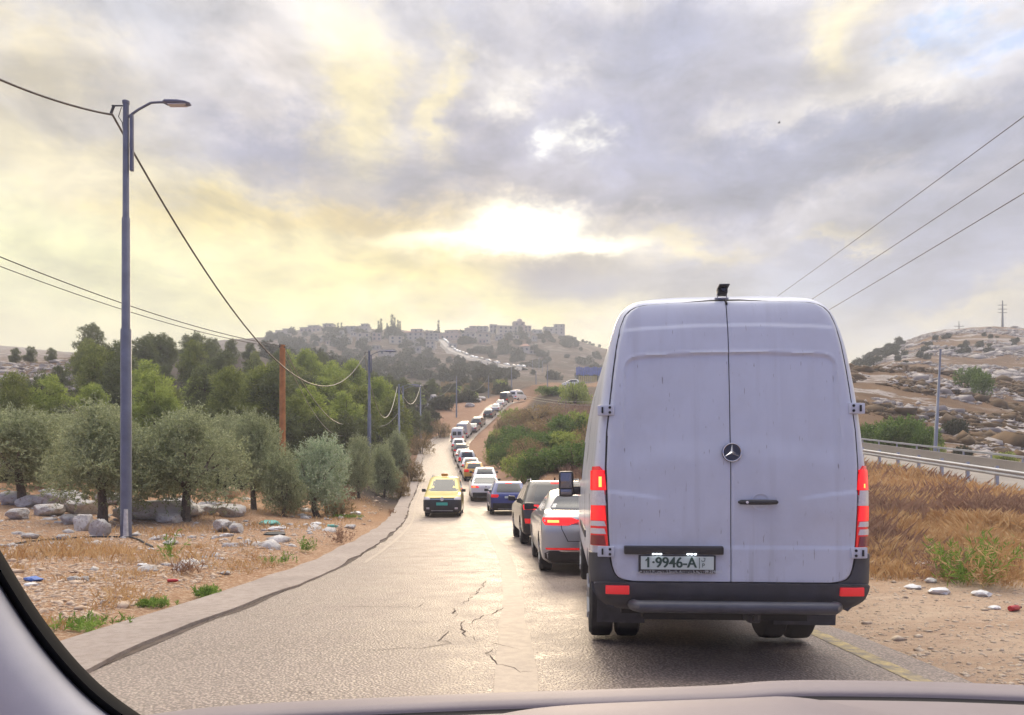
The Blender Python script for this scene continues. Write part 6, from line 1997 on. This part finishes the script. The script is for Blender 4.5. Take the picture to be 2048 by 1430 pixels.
def house(px, ybase, wpx, hpx, mi, lab, roof='flat', step=False, floors=None, d0=300, pillars=False):
    p = locate(px, ybase, d0)
    k = p.y / F
    w, h = wpx * k, hpx * k * .95 + 1.0
    dp = max(7.0, w * .7)
    rz = random.uniform(-.25, .25)
    root = tag(empty('house', p + Vector((0, dp * .4, -1.0)), (0, 0, rz)), lab, 'house', 'houses of the hilltop village')
    mb = MB()
    h1 = h * (.72 if step else 1)
    mb.box((0, 0, h1 / 2 - 1.5), (w, dp, h1 + 3))
    if step:
        mb.box((w * .15, 0, h * .5 + h1 * .5 + .05), (w * .55, dp * .8, h - h1 + .1))
    mb.build('wall', M_stone[mi], root, 30)
    rb = MB()
    if roof == 'hip':
        e = .5
        b = [(-w / 2 - e, -dp / 2 - e, h1 + .02), (w / 2 + e, -dp / 2 - e, h1 + .02), (w / 2 + e, dp / 2 + e, h1 + .02), (-w / 2 - e, dp / 2 + e, h1 + .02), (-w * .2, 0, h1 + 2.2), (w * .2, 0, h1 + 2.2)]
        rb.add(b, [(0, 1, 5, 4), (2, 3, 4, 5), (1, 2, 5), (3, 0, 4), (3, 2, 1, 0)])
    else:
        rb.box((0, 0, h1 + .17), (w + .6, dp + .6, .3))
        if step: rb.box((w * .15, 0, h + .25), (w * .55 + .6, dp * .8 + .6, .3))
    ro = rb.build('roof', M_tile if roof == 'hip' else M_roof, root, 30)
    if roof == 'dome':
        MB().lathe([(2.4, h1 + .3), (2.4, h1 + 1.6), (2.1, h1 + 2.6), (1.3, h1 + 3.3), (.05, h1 + 3.6)], 'z', (w * .1, 0, 0), 16).build('dome', M_stone[mi], ro, 40)
    elif roof == 'flat':
        MB().lathe([(.7, h1 + .3), (.7, h1 + 1.5), (.01, h1 + 1.6)], 'z', (-w * .3, 0, 0), 10).build('water_tank', M_roof, ro, 40)
    nf = floors or max(1, int(round((h - 1) / 3.3)))
    nc = max(2, int(w / 3.6))
    for fl in range(nf):
        z = 1.0 + (h - 1) * (fl + .52) / nf
        for c_ in range(nc):
            x = -w / 2 + w * (c_ + .5) / nc
            if step and z > h1 - .8 and abs(x - w * .15) > w * .24: continue
            ww = min(1.5, w / nc * .45)
            yy = -dp / 2 if not (step and z > h1) else -dp * .4
            MB().box((x, yy - .01, z), (ww, .12, 1.5)).build('window', M_win, root, 0)
    return root


HOUSES = [
    (568, 671, 36, 13, 0, 'lowest house at the left end of the village skyline', 'flat', True), (545, 674, 22, 8, 2, 'small flat house furthest left on the village skyline', 'flat', False), (622, 664, 42, 13, 1, 'long pinkish house with overhanging roof near the left end of the skyline', 'flat', True), (657, 663, 21, 15, 3, 'square cream house right of the long pinkish house', 'flat', False),
    (670, 686, 26, 13, 0, 'pale two storey house below the skyline left of the wood top', 'flat', False), (700, 666, 26, 13, 2, 'grey house left of the big stepped house on the skyline', 'flat', False), (726, 664, 26, 16, 0, 'big stepped house crowning the left half of the skyline', 'flat', True), (727, 684, 28, 17, 3, 'three storey cream block just below the big stepped house', 'flat', False), (752, 682, 18, 16, 1, 'narrow pinkish house under the cypress group', 'flat', False),
    (792, 688, 28, 15, 3, 'cream house in front of the tall cypresses', 'flat', False), (828, 681, 42, 24, 0, 'large pale villa with shallow roof right of the tall cypresses', 'hip', True), (861, 680, 28, 14, 2, 'low grey house right of the large pale villa', 'flat', False), (862, 699, 18, 16, 0, 'house half way down right of the large pale villa', 'flat', False), (832, 706, 28, 13, 0, 'white house lower on the slope below the large pale villa', 'flat', False), (774, 712, 34, 13, 0, 'lowest white house just above the wood beside the lamp arm', 'flat', False), (752, 700, 16, 9, 2, 'small grey house on the slope above the lowest white house', 'flat', False),
    (898, 680, 48, 19, 1, 'wide pinkish terrace house above the start of the village road', 'flat', True), (938, 684, 30, 18, 0, 'pale house with many windows left of the centre block', 'flat', False), (942, 666, 24, 14, 1, 'pinkish upper house on the skyline left of the centre block', 'flat', True), (967, 688, 27, 22, 3, 'tall cream apartment block in the middle of the village', 'flat', False), (964, 665, 24, 12, 2, 'grey skyline house behind the tall cream block', 'flat', False), (987, 668, 15, 18, 0, 'narrow pale skyline house right of the tall cream block', 'flat', False),
    (1014, 675, 40, 23, 3, 'broad cream apartment house with rows of windows', 'flat', False), (1037, 664, 22, 20, 1, 'pinkish house with a small dome highest on the skyline', 'dome', False), (1055, 664, 14, 12, 1, 'little pinkish house right of the domed house', 'flat', False), (1074, 668, 20, 8, 2, 'low grey house on the ridge between domed house and tower', 'flat', False), (1097, 666, 20, 11, 0, 'unfinished open framed house left of the tower house', 'flat', False), (1119, 670, 21, 21, 0, 'pale tower like house standing alone at the right end of the ridge', 'flat', False),
    (1051, 706, 20, 13, 0, 'white house alone on the middle slope', 'hip', False), (1016, 706, 24, 7, 0, 'long low white building on the middle slope', 'flat', False), (1064, 708, 14, 7, 2, 'small grey shed right of the white house on the middle slope', 'flat', False), (905, 698, 16, 10, 2, 'small grey house beside the upper village road', 'flat', False), (690, 690, 14, 9, 2, 'small grey house under the grey skyline house', 'flat', False), (612, 672, 14, 8, 2, 'small grey house below the long pinkish house', 'flat', False),
    (962, 748, 6, 9, 0, 'tiny white hut above the far pine tops', 'flat', False)]
for hh in HOUSES:
    house(*hh)
hr = random.Random(9)
for k in range(26):
    px = hr.uniform(575, 1075)
    house(px, hr.uniform(668, 694) + max(0, (620 - px) * .1), hr.uniform(10, 19), hr.uniform(7, 12), hr.randrange(4), 'small plain house packed between the larger village houses', 'flat', False)
# village road with its crawling queue
vr = [locate(px, py, 230) for px, py in ((1052, 741), (1040, 739), (1020, 736), (1000, 733), (980, 729), (960, 724), (940, 718), (925, 713), (910, 707), (900, 700), (893, 693), (886, 684), (880, 678))]
vx = np.array([p.x for p in vr]); vy = np.array([p.y for p in vr])
tt = np.linspace(0, len(vr) - 1, 150)
kx = _smooth(np.interp(tt, range(len(vr)), vx), 6); ky = _smooth(np.interp(tt, range(len(vr)), vy), 6)
kz = _smooth(ground_z(kx, ky), 5) + 1.1
rows = []
for i in range(150):
    j0, j1 = max(0, i - 1), min(149, i + 1)
    t = np.array([kx[j1] - kx[j0], ky[j1] - ky[j0]]); t /= np.linalg.norm(t) + 1e-9
    n_ = np.array([-t[1], t[0]])
    rows.append([(kx[i] - n_[0] * 5, ky[i] - n_[1] * 5, kz[i] - 2.5), (kx[i] - n_[0] * 3.2, ky[i] - n_[1] * 3.2, kz[i]), (kx[i] + n_[0] * 3.2, ky[i] + n_[1] * 3.2, kz[i]), (kx[i] + n_[0] * 5, ky[i] + n_[1] * 5, kz[i] - 2.5)])
tag(MB().grid(rows).build('road', mat('far_road', (.34, .30, .26), .7), None, 30), kind='structure')
Hc = Hull(SEDAN)
farbody = [Hc.body_mb(2).build('car_body', paint(c_), None, 40).data for c_ in (WHITE, SILVER, (.40, .36, .3), WHITE)]
for o in [o for o in bpy.data.objects if o.name.startswith('car_body')]: bpy.data.objects.remove(o)
arc = np.concatenate([[0], np.cumsum(np.hypot(np.diff(kx), np.diff(ky)))])
nq = int(arc[-1] / 8.5)
for i in range(nq):
    s_ = 3 + i * 8.5 + random.uniform(-1, 1)
    x, y, z = np.interp(s_, arc, kx), np.interp(s_, arc, ky), np.interp(s_, arc, kz)
    x2, y2, z2 = np.interp(s_ + 2, arc, kx), np.interp(s_ + 2, arc, ky), np.interp(s_ + 2, arc, kz)
    o = bpy.data.objects.new('distant_car', farbody[i % 4]); C.objects.link(o)
    yaw = math.atan2(-(x2 - x), y2 - y)
    o.location = (x + 1.5 * math.cos(yaw), y + 1.5 * math.sin(yaw), z + .1)
    o.rotation_euler = (math.atan2(z2 - z, 2), 0, yaw)
    tag(o, 'tiny pale car in the line climbing the village road', 'car', 'cars climbing the village road')
for k, (px, yb, yt) in enumerate([(963, 738, 722), (975, 741, 724), (982, 743, 726), (995, 742, 724), (1065, 745, 720), (1085, 745, 724), (1078, 742, 716), (894, 705, 694)]):
    p = locate(px, yb, 260)
    ro = tag(empty('street_lamp', p), 'thin distant street lamp along the village road', 'street lamp', 'street lamps of the village road')
    h = (yb - yt) / F * p.y
    MB().tube([(0, 0, -1), (0, 0, h), (.2, 0, h + .3), (1.4, 0, h + .4)], [.16, .13, .1, .08], 6).build('pole', M_pole_far, ro)
    MB().box((1.7, 0, h + .36), (.8, .3, .16)).build('lamp_head', M_lampbody, ro, 30)
# blue hoarding and yellow wall behind the bank
p = locate(1182, 764, 120)
bh = tag(empty('site_hoarding', p), 'blue sheet hoarding above a yellow base on the bank beside the van', 'hoarding')
bw = 60 / F * p.y
n_ = MB()
for k in range(14):
    n_.box((-bw / 2 + bw * (k + .5) / 14, 0, 4.7 + .25 * math.sin(k * 1.7)), (bw / 14 * .9, .12, 3.4))
n_.build('blue_sheet', mat('blue_sheet', (.05, .10, .38), .6, var=.3, vscale=.6), bh, 30)
n_ = MB()
for k in range(9):
    n_.box((-bw * .42 + bw * .62 * (k + .5) / 9, -.1, 1.35), (bw * .62 / 9 * .8, .12, 2.4))
n_.build('yellow_board', mat('yellow_board', (.42, .32, .10), .7, var=.2, vscale=.8), bh, 30)
n_ = MB()
for k in range(5):
    n_.box((-bw / 2 + bw * k / 4, .12, 3.0), (.14, .14, 7.0))
n_.build('frame', M_steel, bh, 30)
# scrap of broken kerb shed by the brow
# ================================================================ inside the car the picture is taken from
M_dash = mat('dashboard_grey', (.22, .185, .19), .6, var=.06, vscale=6, bump=.25, bscale=420, bdist=.0006)
M_dash_dk = mat('dashboard_shadow_trim', (.16, .13, .13), .6)
M_pil = mat('pillar_fabric', (.44, .42, .43), .75, var=.05, vscale=20, bump=.2, bscale=500, bdist=.0005)
cab = tag(empty('car_interior', (0, .8, 1.0)), 'dashboard and pillar trim of the car the photo is taken from', 'car interior')


def cabpart(mb, name, m, sm=60):
    o = mb.build(name, m, None, sm)
    o.parent = cab
    o.matrix_parent_inverse = Matrix.Translation((0, -.8, -1.0))
    return o


# cowl ridge along the foot of the windscreen
edge = [(-200, 1492), (100, 1452), (290, 1430), (400, 1416), (550, 1405), (800, 1393), (1000, 1385), (1250, 1377), (1440, 1370), (1540, 1362), (1620, 1360), (1800, 1362), (2048, 1370), (2300, 1384)]
exx = np.linspace(-200, 2300, 80)
eyy = pchip([a for a, b in edge], [b for a, b in edge], exx)
rows = []
for px, py in zip(exx, eyy):
    e = W(px, py, 1.00)
    rows.append([(e.x, y, e.z + dz) for y, dz in ((1.12, -.10), (1.03, -.012), (1.00, 0), (.985, .0005), (.970, -.0005), (.958, -.002), (.953, -.006), (.955, -.05))])
cabpart(MB().grid(rows), 'cowl', M_dash)
# dash pad below it, with the instrument hood swelling to the right of the driver
rows = []
for px, py in zip(exx, eyy):
    e = W(px, py, 1.00)
    hump = math.exp(-((px - 1290) / 430) ** 4) * .046
    r_ = []
    for y, dz, hk in ((.935, -.04, 0), (.930, -.0075, 0), (.918, -.0035, .0), (.88, -.002, .10), (.84, -.002, .55), (.80, -.003, .92), (.76, -.004, 1), (.70, -.008, .95), (.62, -.03, .7), (.40, -.09, 0), (.36, -.2, 0)):
        r_.append((e.x * (.35 + .65 * y), y, e.z + dz + hump * hk))
    rows.append(r_)
cabpart(MB().grid(rows), 'dashboard', M_dash)
rows = []
for px, py in zip(exx, eyy):
    e = W(px, py, 1.00)
    rows.append([(e.x * (.35 + .65 * y), y, e.z + dz) for y, dz in ((.954, -.008), (.950, -.011), (.938, -.0125), (.925, -.016))])
cabpart(MB().grid(rows), 'seam_shadow_strip', mat('painted_seam_shadow', (.02, .016, .016), .8))  # near-black strip painting in the shadow line between cowl and dash pad
# windscreen pillar: light trim, black rubber seal
pc = [(-140, 900), (-60, 1000), (0, 1098), (40, 1168), (90, 1245), (140, 1308), (190, 1362), (240, 1402), (290, 1436), (380, 1490), (480, 1540)]
pcs = []
tq = np.linspace(0, len(pc) - 1, 60)
pxx = _smooth(np.interp(tq, range(len(pc)), [p[0] for p in pc]), 3); pyy = _smooth(np.interp(tq, range(len(pc)), [p[1] for p in pc]), 3)
seal, trim = [], []
for i in range(60):
    j0, j1 = max(0, i - 1), min(59, i + 1)
    t = np.array([pxx[j1] - pxx[j0], pyy[j1] - pyy[j0]]); t /= np.linalg.norm(t)
    n_ = np.array([-t[1], t[0]])                 # towards lower left in the picture plane
    if n_[0] > 0: n_ = -n_
    dd = .80
    row = []
    for off, dy in ((0, .06), (0, .02), (8, .0), (20, -.01), (30, .0), (38, .03)):
        p = W(pxx[i] + n_[0] * off, pyy[i] + n_[1] * off, dd + dy)
        row.append(tuple(p))
    seal.append(row)
    row = []
    for off, dy in ((33, .03), (40, -.01), (70, -.035), (120, -.05), (200, -.05), (300, -.02), (380, .04), (384, .10)):
        p = W(pxx[i] + n_[0] * off, pyy[i] + n_[1] * off, dd + dy)
        row.append(tuple(p))
    trim.append(row)
cabpart(MB().grid(seal), 'window_seal', mat('seal_rubber', (.008, .008, .009), .85, spec=.1))
cabpart(MB().grid(trim), 'pillar_trim', M_pil)
# the windscreen itself: clear, a little dusty
gm = bpy.data.materials.new('windscreen_glass'); gm.use_nodes = True
t_ = gm.node_tree; t_.nodes.clear()
tr = t_.nodes.new('ShaderNodeBsdfTransparent'); tr.inputs[0].default_value = (.97, .98, .97, 1)
gl = t_.nodes.new('ShaderNodeBsdfGlossy'); gl.inputs['Roughness'].default_value = .02
df = t_.nodes.new('ShaderNodeBsdfDiffuse'); df.inputs[0].default_value = (.7, .68, .64, 1)
tcn = t_.nodes.new('ShaderNodeTexCoord')
nz_ = t_.nodes.new('ShaderNodeTexNoise'); nz_.inputs['Scale'].default_value = 3.2; nz_.inputs['Detail'].default_value = 5
t_.links.new(tcn.outputs['Object'], nz_.inputs['Vector'])
mr_ = t_.nodes.new('ShaderNodeMapRange'); t_.links.new(nz_.outputs[0], mr_.inputs[0])
mr_.inputs[1].default_value = .62; mr_.inputs[2].default_value = .85; mr_.inputs[3].default_value = .0; mr_.inputs[4].default_value = .09
m1 = t_.nodes.new('ShaderNodeMixShader'); m1.inputs[0].default_value = .03
m2 = t_.nodes.new('ShaderNodeMixShader'); t_.links.new(mr_.outputs[0], m2.inputs[0])
t_.links.new(tr.outputs[0], m1.inputs[1]); t_.links.new(gl.outputs[0], m1.inputs[2])
t_.links.new(m1.outputs[0], m2.inputs[1]); t_.links.new(df.outputs[0], m2.inputs[2])
ou = t_.nodes.new('ShaderNodeOutputMaterial'); t_.links.new(m2.outputs[0], ou.inputs[0])
rows = []
for k in range(13):
    s_ = k / 12
    y = 1.06 - .78 * s_; z = 1.02 + .78 * s_ + .06 * math.sin(math.pi * s_)
    rows.append([(x, y - .06 * (x / .8) ** 2, z) for x in np.linspace(-1.15, 1.15, 21)])
cabpart(MB().grid(rows), 'windscreen', gm)

# ================================================================ haze in the air
if HAZE_DENSITY:
    hm = bpy.data.materials.new('haze'); hm.use_nodes = True
    ht = hm.node_tree; ht.nodes.clear()
    pv_ = ht.nodes.new('ShaderNodeVolumePrincipled')
    pv_.inputs['Color'].default_value = (.86, .91, 1.0, 1)
    pv_.inputs['Density'].default_value = HAZE_DENSITY
    pv_.inputs['Anisotropy'].default_value = .35
    ho = ht.nodes.new('ShaderNodeOutputMaterial'); ht.links.new(pv_.outputs[0], ho.inputs['Volume'])
    zlo = float(GZ.min()) - 1.5; zhi = max(float(GZ.max()), 175) + 12
    hz_ = MB().box((0, 600, (zlo + zhi) / 2), (3600, 1360, zhi - zlo)).build('haze', hm, None, 0)
    tag(hz_, kind='stuff')
